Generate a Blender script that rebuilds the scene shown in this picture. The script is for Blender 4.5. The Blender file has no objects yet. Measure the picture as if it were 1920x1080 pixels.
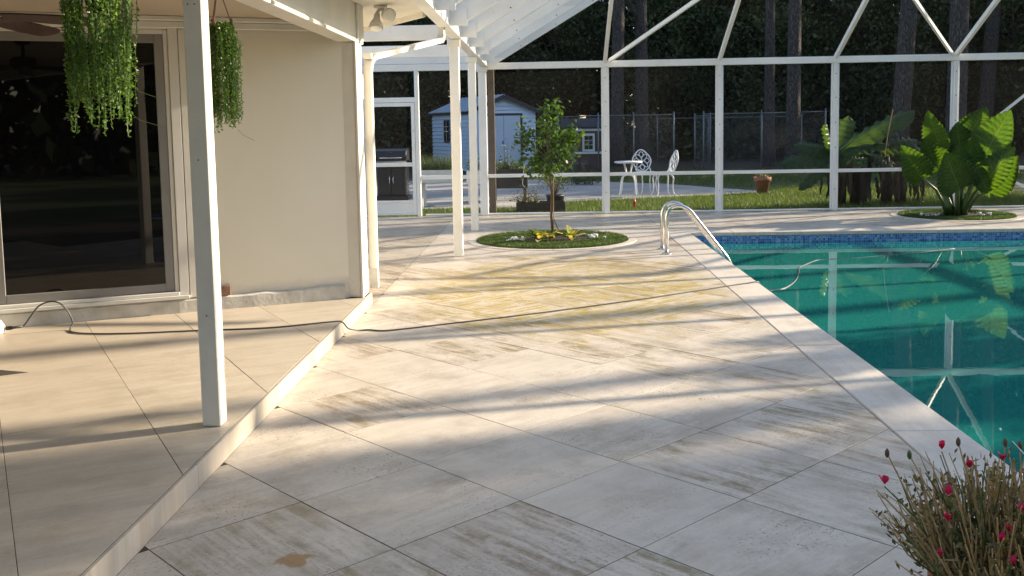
import bpy, bmesh, math, random
import numpy as np
from mathutils import Vector, Matrix, Quaternion

SC = bpy.context.scene
COL = SC.collection
R = math.radians

# ---------------------------------------------------------------- camera
CAM_H = 1.46
cd = bpy.data.cameras.new('camera')
cd.sensor_width = 36.0
cd.lens = 34.16
cd.shift_y = -0.0706
cd.clip_start = 0.05
cd.clip_end = 1000
cam = bpy.data.objects.new('camera', cd)
COL.objects.link(cam)
c_fw = Vector((-0.0321093, 0.9952021, -0.0924218))
c_rt = Vector((0.9993797, 0.0306304, -0.0173762))
c_up = Vector((0.0144619, 0.0929224, 0.9955683))
cam.matrix_world = Matrix(((c_rt.x, c_up.x, -c_fw.x, 0), (c_rt.y, c_up.y, -c_fw.y, 0), (c_rt.z, c_up.z, -c_fw.z, CAM_H), (0, 0, 0, 1)))
SC.camera = cam

# ---------------------------------------------------------------- sky and sun
AZ, EL = R(22.5), R(21.0)
SUN = Vector((math.cos(AZ) * math.cos(EL), math.sin(AZ) * math.cos(EL), math.sin(EL)))
w = bpy.data.worlds.new('World')
SC.world = w
w.use_nodes = True
wt = w.node_tree
bg = wt.nodes['Background']
sk = wt.nodes.new('ShaderNodeTexSky')
sk.sky_type = 'NISHITA'
sk.sun_disc = False
sk.sun_elevation = EL
sk.sun_rotation = math.atan2(SUN.x, SUN.y)
wt.links.new(sk.outputs[0], bg.inputs[0])
bg.inputs[1].default_value = 0.15
sd = bpy.data.lights.new('sun', 'SUN')
sd.energy = 4.7
sd.angle = R(0.55)
sd.color = (1.0, 0.85, 0.64)
sun = bpy.data.objects.new('sun', sd)
COL.objects.link(sun)
sun.rotation_euler = SUN.to_track_quat('Z', 'Y').to_euler()
sun.location = (12, 8, 14)
SC.view_settings.view_transform = 'Standard'
SC.view_settings.look = 'None'
SC.view_settings.gamma = 1
SC.view_settings.use_curve_mapping = False
SC.view_settings.exposure = 1.38
SC.cycles.max_bounces = 6
SC.cycles.diffuse_bounces = 3
SC.cycles.glossy_bounces = 3
SC.cycles.transmission_bounces = 4
SC.cycles.transparent_max_bounces = 12
SC.cycles.caustics_reflective = False
SC.cycles.caustics_refractive = False

# ---------------------------------------------------------------- node helpers
class NB:
    def __init__(s, name):
        s.m = bpy.data.materials.new(name)
        s.m.use_nodes = True
        s.t = s.m.node_tree
        s.t.nodes.clear()
        s.out = s.t.nodes.new('ShaderNodeOutputMaterial')
    def n(s, typ, ins=None, **kw):
        nd = s.t.nodes.new('ShaderNode' + typ)
        for k, v in kw.items():
            setattr(nd, k, v)
        for k, v in (ins or {}).items():
            if isinstance(v, bpy.types.NodeSocket):
                s.t.links.new(v, nd.inputs[k])
            else:
                nd.inputs[k].default_value = v
        return nd
    def math(s, op, a, b=0.0, clamp=False):
        return s.n('Math', {0: a, 1: b}, operation=op, use_clamp=clamp).outputs[0]
    def mix(s, f, a, b, mode='MIX'):
        a = (*a, 1) if isinstance(a, tuple) and len(a) == 3 else a
        b = (*b, 1) if isinstance(b, tuple) and len(b) == 3 else b
        return s.n('Mix', {0: f, 6: a, 7: b}, data_type='RGBA', blend_type=mode).outputs[2]
    def noise(s, vec, scale, detail=4.0, rough=0.55):
        return s.n('TexNoise', {'Vector': vec, 'Scale': scale, 'Detail': detail, 'Roughness': rough}).outputs[0]
    def ramp(s, fac, lo, hi):
        return s.n('MapRange', {0: fac, 1: lo, 2: hi, 3: 0.0, 4: 1.0}).outputs[0]
    def scale(s, vec, sc):
        return s.n('Mapping', {'Vector': vec, 'Scale': sc}).outputs[0]
    def bump(s, h, strength=0.3, dist=0.01):
        return s.n('Bump', {'Height': h, 'Strength': strength, 'Distance': dist}).outputs[0]
    def pbr(s, col, rough=0.5, metal=0.0, nrm=None, **kw):
        ins = {'Base Color': (*col, 1) if isinstance(col, tuple) and len(col) == 3 else col, 'Roughness': rough, 'Metallic': metal}
        if nrm is not None:
            ins['Normal'] = nrm
        ins.update(kw)
        return s.n('BsdfPrincipled', ins).outputs[0]
    def done(s, sh):
        s.t.links.new(sh, s.out.inputs[0])
        return s.m

def paint(name, col, rough=0.5, var=0.12, scale=2.5, dirt=0.0, bump=0.05, bscale=60, metal=0.0):
    b = NB(name)
    o = b.n('TexCoord').outputs['Object']
    n1 = b.noise(o, scale, 5)
    dark = tuple(c * (1 - var * 1.6) for c in col)
    lite = tuple(min(1, c * (1 + var * 0.5)) for c in col)
    c = b.mix(b.ramp(n1, 0.3, 0.7), dark, lite)
    if dirt:
        n2 = b.noise(b.scale(o, (9, 9, 3)), 3, 8, 0.7)
        c = b.mix(b.math('MULTIPLY', b.ramp(n2, 0.62, 0.8), dirt), c, tuple(x * 0.35 for x in col))
    nr = b.bump(b.noise(o, bscale, 4), bump, 0.01) if bump else None
    rr = b.n('MapRange', {0: n1, 1: 0.3, 2: 0.7, 3: rough * 0.85, 4: min(1, rough * 1.15)}).outputs[0]
    return b.done(b.pbr(c, rr, metal, nr))

def leafmat(name, cols, trans=0.35, rough=0.45, spec=0.4):
    b = NB(name)
    isl = b.n('NewGeometry').outputs['Random Per Island']
    ob = b.n('ObjectInfo').outputs['Random']
    c = b.mix(isl, cols[0], cols[1])
    c = b.mix(b.ramp(b.math('FRACT', b.math('MULTIPLY', isl, 7.31)), 0.72, 1.0), c, cols[2])
    c = b.mix(b.math('MULTIPLY', ob, 0.55), c, tuple(x * 0.6 for x in cols[0]))
    p = b.pbr(c, rough, 0, None, **{'Specular IOR Level': spec})
    t = b.n('BsdfTranslucent', {0: b.mix(1.0, c, (1.5, 1.7, 0.7), 'MULTIPLY')}).outputs[0]
    return b.done(b.n('MixShader', {0: trans, 1: p, 2: t}).outputs[0])

def stone(name, tint=(1, 1, 1), stain=1.0, warm=0.0, along=None):
    b = NB(name)
    tc = b.n('TexCoord').outputs['Object']
    pos = b.n('NewGeometry').outputs['Position']
    rnd = b.n('ObjectInfo').outputs['Random']
    xyz = b.n('SeparateXYZ', {0: tc})
    r2 = b.math('FRACT', b.math('MULTIPLY', rnd, 13.7))
    r3 = b.math('FRACT', b.math('MULTIPLY', rnd, 57.3))
    sel = b.math('GREATER_THAN', r2, 0.45) if along is None else float(along)
    def pick(a, c):
        return b.n('Mix', {0: sel, 2: a, 3: c}, data_type='FLOAT').outputs[0]
    al = b.math('ADD', pick(xyz.outputs[0], xyz.outputs[1]), b.math('MULTIPLY', rnd, 41.0))
    ac = b.math('ADD', pick(xyz.outputs[1], xyz.outputs[0]), b.math('MULTIPLY', rnd, 23.0))
    v = b.n('CombineXYZ', {0: al, 1: ac, 2: rnd}).outputs[0]
    wob = b.noise(v, 2.2, 3)
    v = b.n('VectorMath', {0: v, 1: b.n('CombineXYZ', {0: 0.0, 1: b.math('MULTIPLY', b.math('SUBTRACT', wob, 0.5), 0.035), 2: 0.0}).outputs[0]}, operation='ADD').outputs[0]
    s1 = b.noise(b.scale(v, (1.5, 11, 1)), 1.0, 8, 0.68)
    s2 = b.noise(b.scale(v, (9, 70, 1)), 1.0, 4, 0.65)
    br = b.noise(v, 3.2, 8, 0.70)
    gn = b.noise(v, 60, 6, 0.75)
    lite = tuple(x * t for x, t in zip((0.645, 0.59, 0.51), tint))
    mid = tuple(x * t for x, t in zip((0.535, 0.475, 0.40), tint))
    dk = tuple(x * t for x, t in zip((0.33, 0.275, 0.21), tint))
    c = b.mix(b.ramp(s1, 0.36, 0.66), lite, mid)
    c = b.mix(b.math('MULTIPLY', r2, 0.22), c, tuple(x * t for x, t in zip((0.60, 0.50, 0.43), tint)))
    c = b.mix(b.math('MULTIPLY', b.ramp(s2, 0.54, 0.74), 0.28), c, dk)
    c = b.mix(b.math('MULTIPLY', b.ramp(br, 0.47, 0.66), 0.45), c, dk)
    c = b.mix(b.math('MULTIPLY', b.ramp(gn, 0.52, 0.68), 0.34), c, dk)
    c = b.mix(b.math('MULTIPLY', b.math('SUBTRACT', r3, 0.25, True), 0.5), c, mid)
    if warm:
        c = b.mix(warm, c, (0.60, 0.47, 0.31))
    if stain:
        # ochre travertine veins on the middle of the deck, olive-brown algae elsewhere
        dx = b.n('VectorMath', {0: b.n('VectorMath', {0: pos, 1: (0.25, 8.7, 0.0)}, operation='SUBTRACT').outputs[0], 1: (0.55, 0.36, 0.0)}, operation='MULTIPLY').outputs[0]
        dist = b.n('VectorMath', {0: dx}, operation='LENGTH').outputs[1]
        zone = b.math('SUBTRACT', 1.0, b.ramp(dist, 0.35, 1.15))
        ypatch = b.noise(b.scale(v, (1.7, 4.0, 1)), 1.0, 6, 0.66)
        s3 = b.math('ADD', b.noise(b.scale(v, (1.3, 18, 1)), 1.0, 8, 0.68), b.math('MULTIPLY', b.math('SUBTRACT', gn, 0.5), 0.35))
        yl = b.math('MULTIPLY', b.ramp(s3, 0.38, 0.56), b.ramp(b.math('ADD', b.math('MULTIPLY', zone, 0.55), b.math('MULTIPLY', ypatch, 0.75)), 0.58, 0.74))
        c = b.mix(b.math('MULTIPLY', b.math('MULTIPLY', yl, b.ramp(b.noise(pos, 7.0, 7, 0.7), 0.34, 0.53)), 0.95 * stain), c, (0.37, 0.27, 0.045))
        far = b.ramp(b.n('SeparateXYZ', {0: pos}).outputs[1], 12.8, 14.2)
        pick_t = b.math('MAXIMUM', b.ramp(r2, 0.28, 0.62), b.math('MULTIPLY', far, 0.9))
        s4 = b.math('ADD', b.noise(b.scale(v, (1.6, 17, 1)), 1.0, 8, 0.70), b.math('MULTIPLY', b.math('SUBTRACT', gn, 0.5), 0.30))
        patch = b.ramp(b.noise(b.scale(v, (1.4, 3.2, 1)), 1.0, 6, 0.66), 0.41, 0.55)
        ol = b.math('MULTIPLY', b.math('MULTIPLY', b.ramp(s4, 0.43, 0.58), patch), pick_t)
        gr = b.math('MULTIPLY', b.ramp(b.noise(pos, 3.1, 8, 0.72), 0.52, 0.70), 0.42)
        c = b.mix(gr, c, (0.20, 0.165, 0.11))
        c = b.mix(b.math('MULTIPLY', b.math('MULTIPLY', ol, b.ramp(b.noise(pos, 9.0, 8, 0.72), 0.32, 0.52)), 0.86 * stain), c, b.mix(r3, (0.215, 0.175, 0.075), (0.25, 0.175, 0.105)))
        # dark pits and specks in patches
        pn = b.noise(v, 80, 3, 0.6)
        pm = b.ramp(b.noise(v, 2.7, 3), 0.48, 0.62)
        pit = b.math('MULTIPLY', b.ramp(pn, 0.60, 0.66), pm)
        c = b.mix(b.math('MULTIPLY', pit, 0.85), c, (0.09, 0.075, 0.05))
        # one rusty splash
        rd = b.n('VectorMath', {0: b.n('VectorMath', {0: pos, 1: (-0.865, 3.16, 0.0)}, operation='SUBTRACT').outputs[0], 1: (1.0, 1.0, 0.0)}, operation='MULTIPLY').outputs[0]
        rl = b.math('ADD', b.n('VectorMath', {0: rd}, operation='LENGTH').outputs[1], b.math('MULTIPLY', b.math('SUBTRACT', b.noise(pos, 22, 4), 0.5), 0.13))
        c = b.mix(b.math('MULTIPLY', b.math('SUBTRACT', 1.0, b.ramp(rl, 0.045, 0.06)), 0.8), c, (0.33, 0.17, 0.05))
        # darker brown along the foot of the step
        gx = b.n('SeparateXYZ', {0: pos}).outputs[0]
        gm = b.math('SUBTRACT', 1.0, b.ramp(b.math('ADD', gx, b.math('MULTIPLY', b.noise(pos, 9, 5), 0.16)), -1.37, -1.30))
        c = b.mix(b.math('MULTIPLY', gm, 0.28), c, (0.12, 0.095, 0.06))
    h = b.math('ADD', b.math('MULTIPLY', s2, 0.6), b.math('MULTIPLY', b.noise(v, 55, 3), 0.4))
    rg = b.n('MapRange', {0: s1, 1: 0.3, 2: 0.7, 3: 0.34, 4: 0.52}).outputs[0]
    return b.done(b.pbr(c, rg, 0, b.bump(h, 0.10, 0.004)))

# ---------------------------------------------------------------- materials
M = {}
M['tile'] = stone('travertine_tile')
M['porch_tile'] = stone('porch_tile', (0.88, 0.855, 0.80), 0.0, 0.0, along=0)
M['coping'] = stone('coping_stone', (1.06, 1.07, 1.08), 0.0, 0.0, along=1)
M['riser'] = stone('riser_stone', (0.84, 0.83, 0.80), 0.0, 0.0, along=1)
M['grout'] = paint('grout', (0.05, 0.04, 0.03), 0.95, 0.3, 20)
M['white'] = paint('white_aluminium', (0.80, 0.80, 0.78), 0.40, 0.07, 2, 0.5, 0.03)
M['cream_wood'] = paint('cream_painted_wood', (0.76, 0.73, 0.66), 0.5, 0.08, 3, 0.35, 0.10, 40)
M['stucco_plain'] = paint('cream_stucco', (0.84, 0.765, 0.61), 0.85, 0.06, 1.2, 0.08, 0.25, 160)
def stucco():
    b = NB('cream_stucco_wall')
    pos = b.n('NewGeometry').outputs['Position']
    z = b.n('SeparateXYZ', {0: pos}).outputs[2]
    n1 = b.noise(pos, 1.1, 5); n2 = b.noise(b.scale(pos, (3, 3, 9)), 2.0, 7, 0.65)
    c = b.mix(b.ramp(n1, 0.3, 0.7), (0.79, 0.735, 0.61), (0.85, 0.80, 0.68))
    lo = b.math('SUBTRACT', 1.0, b.ramp(b.math('ADD', z, b.math('MULTIPLY', n2, 0.14)), 0.29, 0.36))
    c = b.mix(b.math('MULTIPLY', lo, 0.55), c, (0.50, 0.49, 0.45))
    return b.done(b.pbr(c, 0.85, 0, b.bump(b.noise(pos, 190, 4, 0.6), 0.35, 0.004)))
M['stucco'] = stucco()
M['ceiling'] = paint('tan_ceiling', (0.50, 0.42, 0.33), 0.8, 0.06, 1.5, 0, 0.1, 90)
M['concrete'] = paint('foundation', (0.66, 0.635, 0.58), 0.85, 0.2, 5, 0.6, 0.4, 30)
M['vinyl'] = paint('white_vinyl', (0.74, 0.72, 0.67), 0.4, 0.05, 3, 0.1, 0.02)
M['sash'] = paint('grey_sash', (0.26, 0.25, 0.24), 0.45, 0.08, 4, 0, 0.03)
M['dark'] = paint('black_metal', (0.018, 0.018, 0.02), 0.35, 0.2, 6, 0, 0.05)
M['blackplastic'] = paint('black_plastic', (0.02, 0.02, 0.022), 0.5, 0.2, 8, 0, 0.1)
M['steel'] = paint('stainless_steel', (0.72, 0.70, 0.66), 0.16, 0.03, 5, 0, 0.0, 40, 1.0)
M['galv'] = paint('galvanised_steel', (0.22, 0.23, 0.235), 0.5, 0.15, 6, 0, 0.02, 40, 0.4)
M['brownwood'] = paint('brown_blade', (0.06, 0.026, 0.02), 0.45, 0.2, 5, 0, 0.05)
M['roofbrown_shade'] = paint('roof_brown_and_shade', (0.10, 0.08, 0.065), 0.8, 0.25, 6, 0.2, 0.2)  # brown of the house roof, reused as painted shade on the corner post
M['siding'] = paint('blue_siding', (0.66, 0.78, 0.94), 0.55, 0.06, 2, 0.1, 0.02)
M['shed_roof'] = paint('shed_roof', (0.42, 0.50, 0.60), 0.5, 0.1, 3, 0.2, 0.05)
M['shed_door'] = paint('shed_door', (0.58, 0.69, 0.84), 0.5, 0.04, 2, 0.1, 0.02)
M['shed_trim'] = paint('dark_trim', (0.035, 0.035, 0.05), 0.6, 0.2, 4)
M['coop'] = paint('coop_red_brown', (0.10, 0.05, 0.04), 0.75, 0.25, 5, 0.2, 0.2)
M['white_iron'] = paint('white_cast_iron', (0.80, 0.80, 0.80), 0.4, 0.06, 10, 0.2, 0.1, 90)
M['terracotta'] = paint('terracotta', (0.42, 0.17, 0.10), 0.8, 0.2, 9, 0.25, 0.2)
M['soil'] = paint('soil', (0.03, 0.022, 0.015), 0.95, 0.4, 30, 0, 0.8, 40)
M['cord'] = paint('grey_cord', (0.07, 0.073, 0.08), 0.45, 0.1, 6, 0, 0.05)
M['whiteplastic'] = paint('white_plastic', (0.78, 0.78, 0.76), 0.35, 0.05, 10)
M['brick'] = paint('red_brick', (0.28, 0.15, 0.10), 0.85, 0.3, 20, 0.2, 0.5, 60)
M['red'] = paint('red_plastic', (0.55, 0.02, 0.03), 0.4, 0.1, 10)
M['pebble'] = paint('white_pebble', (0.75, 0.74, 0.72), 0.6, 0.1, 20)
M['slab'] = paint('concrete_slab', (0.40, 0.38, 0.36), 0.85, 0.18, 1.2, 0.35, 0.2, 40)
M['stemgreen'] = paint('green_stem', (0.07, 0.13, 0.03), 0.5, 0.2, 8)
M['stemdry'] = paint('dry_stem', (0.50, 0.34, 0.16), 0.6, 0.3, 12)
M['twig'] = paint('brown_twig', (0.13, 0.085, 0.05), 0.8, 0.3, 20, 0, 0.4, 60)
M['wire'] = paint('rope', (0.16, 0.08, 0.04), 0.8, 0.2, 30)

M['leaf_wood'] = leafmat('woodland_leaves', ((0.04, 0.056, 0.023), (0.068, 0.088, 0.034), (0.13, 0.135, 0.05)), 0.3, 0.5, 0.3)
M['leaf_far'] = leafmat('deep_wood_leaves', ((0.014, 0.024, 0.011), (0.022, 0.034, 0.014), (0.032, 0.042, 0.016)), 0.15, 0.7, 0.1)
M['leaf_pine'] = leafmat('pine_needles', ((0.03, 0.05, 0.02), (0.05, 0.07, 0.025), (0.07, 0.08, 0.03)), 0.25)
M['leaf_sap'] = leafmat('sapling_leaves', ((0.05, 0.10, 0.018), (0.085, 0.16, 0.03), (0.19, 0.25, 0.05)), 0.42, 0.32, 0.55)
M['leaf_hang'] = leafmat('hanging_leaves', ((0.08, 0.155, 0.028), (0.16, 0.27, 0.045), (0.27, 0.36, 0.065)), 0.4, 0.35, 0.5)
M['leaf_grey'] = leafmat('purslane_leaves', ((0.10, 0.095, 0.04), (0.17, 0.14, 0.055), (0.25, 0.165, 0.07)), 0.25, 0.45)
M['leaf_shrub'] = leafmat('shrub_leaves', ((0.05, 0.08, 0.035), (0.09, 0.12, 0.05), (0.16, 0.18, 0.08)), 0.35)
M['grass'] = leafmat('lawn_blades', ((0.075, 0.115, 0.02), (0.13, 0.18, 0.032), (0.27, 0.26, 0.08)), 0.4, 0.5)
M['turf'] = leafmat('artificial_turf_blades', ((0.05, 0.09, 0.018), (0.09, 0.145, 0.03), (0.17, 0.20, 0.06)), 0.3, 0.45)
M['petal'] = leafmat('magenta_petals', ((0.55, 0.015, 0.13), (0.72, 0.02, 0.17), (0.45, 0.02, 0.06)), 0.35, 0.5)
M['deadleaf'] = leafmat('dead_leaf', ((0.05, 0.036, 0.024), (0.085, 0.06, 0.038), (0.15, 0.10, 0.06)), 0.25, 0.7)

def bladed(name, base, lite, rib, trans=0.4, rough=0.4):
    # big leaf: u runs along the midrib, v across it
    b = NB(name)
    uv = b.n('UVMap').outputs[0]
    s = b.n('SeparateXYZ', {0: uv})
    av = b.math('ABSOLUTE', b.math('SUBTRACT', s.outputs[1], 0.5))
    ph = b.math('SUBTRACT', b.math('MULTIPLY', s.outputs[0], 11.0), b.math('MULTIPLY', av, 6.0))
    fr = b.math('ABSOLUTE', b.math('SUBTRACT', b.math('FRACT', ph), 0.5))
    vein = b.math('MAXIMUM', b.math('SUBTRACT', 1.0, b.ramp(fr, 0.0, 0.07)), b.math('SUBTRACT', 1.0, b.ramp(av, 0.0, 0.025)))
    nz = b.noise(uv, 7, 4)
    c = b.mix(b.ramp(nz, 0.3, 0.7), base, lite)
    c = b.mix(b.math('MULTIPLY', vein, 0.6), c, rib)
    rr = b.n('ObjectInfo').outputs['Random']
    c = b.mix(b.math('MULTIPLY', rr, 0.4), c, base)
    p = b.pbr(c, rough, 0, b.bump(fr, 0.6, 0.02), **{'Specular IOR Level': 0.3})
    t = b.n('BsdfTranslucent', {0: b.mix(1.0, c, (2.6, 2.3, 0.45), 'MULTIPLY')}).outputs[0]
    return b.done(b.n('MixShader', {0: trans, 1: p, 2: t}).outputs[0])
M['alocasia'] = bladed('elephant_ear_leaf', (0.024, 0.060, 0.014), (0.044, 0.095, 0.018), (0.13, 0.19, 0.06), 0.5, 0.42)
M['banana'] = bladed('banana_leaf', (0.03, 0.065, 0.025), (0.05, 0.10, 0.035), (0.09, 0.14, 0.05), 0.35, 0.3)
M['croton'] = bladed('yellow_croton_leaf', (0.36, 0.37, 0.05), (0.50, 0.47, 0.10), (0.10, 0.18, 0.03), 0.3, 0.4)
M['crotonpink'] = bladed('pale_pink_leaf', (0.55, 0.42, 0.28), (0.60, 0.52, 0.36), (0.30, 0.28, 0.12), 0.35, 0.45)

def bark():
    b = NB('pine_bark')
    o = b.n('TexCoord').outputs['Object']
    v = b.scale(o, (10, 10, 2.2))
    vo = b.n('TexVoronoi', {'Vector': b.n('VectorMath', {0: v, 1: b.n('TexNoise', {'Vector': v, 'Scale': 1.1, 'Detail': 4.0}).outputs[1]}, operation='ADD').outputs[0], 'Scale': 2.3}, feature='DISTANCE_TO_EDGE').outputs['Distance']
    nz = b.noise(v, 2.0, 6, 0.65)
    h = b.math('ADD', b.ramp(vo, 0.0, 0.22), b.math('MULTIPLY', nz, 0.6))
    c = b.mix(b.ramp(h, 0.25, 1.25), (0.035, 0.028, 0.025), (0.12, 0.095, 0.085))
    return b.done(b.pbr(c, 0.9, 0, b.bump(h, 0.9, 0.05)))
M['bark'] = bark()

def screenmat(name, op, col):
    b = NB(name)
    t = b.n('BsdfTransparent', {0: (1, 1, 1, 1)}).outputs[0]
    d = b.n('MixShader', {0: 0.5, 1: b.n('BsdfDiffuse', {0: (*col, 1)}).outputs[0], 2: b.n('BsdfTranslucent', {0: (*col, 1)}).outputs[0]}).outputs[0]
    lw = b.n('LayerWeight', {0: 0.25}).outputs['Facing']
    f = b.math('ADD', op, b.math('MULTIPLY', b.math('POWER', lw, 3.0), 0.35))
    return b.done(b.n('MixShader', {0: f, 1: t, 2: d}).outputs[0])
M['screen'] = screenmat('insect_screen', 0.20, (0.048, 0.045, 0.043))
M['roof_screen'] = screenmat('roof_insect_screen', 0.12, (0.02, 0.02, 0.02))

def glassdark():
    b = NB('dark_door_glass')
    o = b.n('TexCoord').outputs['Object']
    return b.done(b.pbr((0.004, 0.004, 0.005), 0.012, 0, None, **{'IOR': 1.45}))
M['glass'] = glassdark()

def water():
    b = NB('pool_water')
    pos = b.n('NewGeometry').outputs['Position']
    w1 = b.noise(b.scale(pos, (1.0, 1.6, 1)), 2.2, 3, 0.5)
    nr = b.bump(w1, 0.007, 0.05)
    fr = b.n('Fresnel', {'IOR': 1.52, 'Normal': nr}).outputs[0]
    t = b.n('BsdfTransparent', {0: (0.07, 0.56, 0.49, 1)}).outputs[0]
    murk = b.n('BsdfDiffuse', {0: (0.018, 0.225, 0.195, 1)}).outputs[0]
    body = b.n('MixShader', {0: 0.72, 1: t, 2: murk}).outputs[0]
    g = b.n('BsdfGlossy', {0: (1, 1, 1, 1), 'Roughness': 0.01, 'Normal': nr}).outputs[0]
    return b.done(b.n('MixShader', {0: fr, 1: body, 2: g}).outputs[0])
M['water'] = water()

def mosaic():
    b = NB('blue_mosaic')
    pos = b.n('NewGeometry').outputs['Position']
    s = b.n('SeparateXYZ', {0: pos})
    h = b.math('ADD', s.outputs[0], s.outputs[1])
    k = 34.0
    cu = b.math('MULTIPLY', h, k)
    cv = b.math('MULTIPLY', s.outputs[2], k)
    cell = b.n('CombineXYZ', {0: b.math('FLOOR', cu), 1: b.math('FLOOR', cv), 2: 0.0}).outputs[0]
    wn = b.n('TexWhiteNoise', {0: cell}, noise_dimensions='3D').outputs[0]
    c = b.mix(b.ramp(wn, 0.0, 0.75), (0.02, 0.075, 0.30), (0.10, 0.31, 0.62))
    c = b.mix(b.ramp(wn, 0.82, 0.86), c, (0.22, 0.42, 0.62))
    fu = b.math('ABSOLUTE', b.math('SUBTRACT', b.math('FRACT', cu), 0.5))
    fv = b.math('ABSOLUTE', b.math('SUBTRACT', b.math('FRACT', cv), 0.5))
    g = b.ramp(b.math('MAXIMUM', fu, fv), 0.42, 0.46)
    c = b.mix(g, c, (0.30, 0.38, 0.46))
    return b.done(b.pbr(c, 0.2))
M['mosaic'] = mosaic()
M['plaster'] = paint('pool_plaster', (0.45, 0.58, 0.55), 0.8, 0.15, 0.6, 0.2, 0.1)

def lawnmat():
    b = NB('lawn_ground')
    pos = b.n('NewGeometry').outputs['Position']
    y = b.n('SeparateXYZ', {0: pos}).outputs[1]
    n1 = b.noise(pos, 1.6, 6, 0.65)
    n2 = b.noise(pos, 26, 5, 0.7)
    g = b.mix(b.ramp(n2, 0.35, 0.65), (0.03, 0.05, 0.012), (0.075, 0.11, 0.028))
    g = b.mix(b.math('MULTIPLY', b.ramp(n1, 0.45, 0.7), 0.6), g, (0.085, 0.075, 0.04))
    duff = b.mix(b.ramp(n2, 0.3, 0.7), (0.022, 0.016, 0.011), (0.06, 0.042, 0.028))
    f = b.ramp(b.math('ADD', y, b.math('MULTIPLY', n1, 5.0)), 28.0, 33.0)
    return b.done(b.pbr(b.mix(f, g, duff), 0.95, 0, b.bump(n2, 0.7, 0.04)))
M['lawn'] = lawnmat()

# ---------------------------------------------------------------- geometry helpers
OFF = {}
def off(o):
    return OFF.get(o.name, Vector((0, 0, 0))) if o is not None else Vector((0, 0, 0))
def tag(o, label=None, cat=None, group=None, kind=None):
    if label: o['label'] = label
    if cat: o['category'] = cat
    if group: o['group'] = group
    if kind: o['kind'] = kind
    return o
def thing(name, loc, label, cat, group=None):
    o = bpy.data.objects.new(name, None)
    o.empty_display_size = 0.2
    COL.objects.link(o)
    o.location = loc
    OFF[o.name] = Vector(loc)
    return tag(o, label, cat, group)
def link(name, me, parent=None, loc=None):
    o = bpy.data.objects.new(name, me)
    COL.objects.link(o)
    if parent is not None:
        o.parent = parent
        OFF[o.name] = off(parent)
    if loc is not None:
        o.location = loc
    return o

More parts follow.
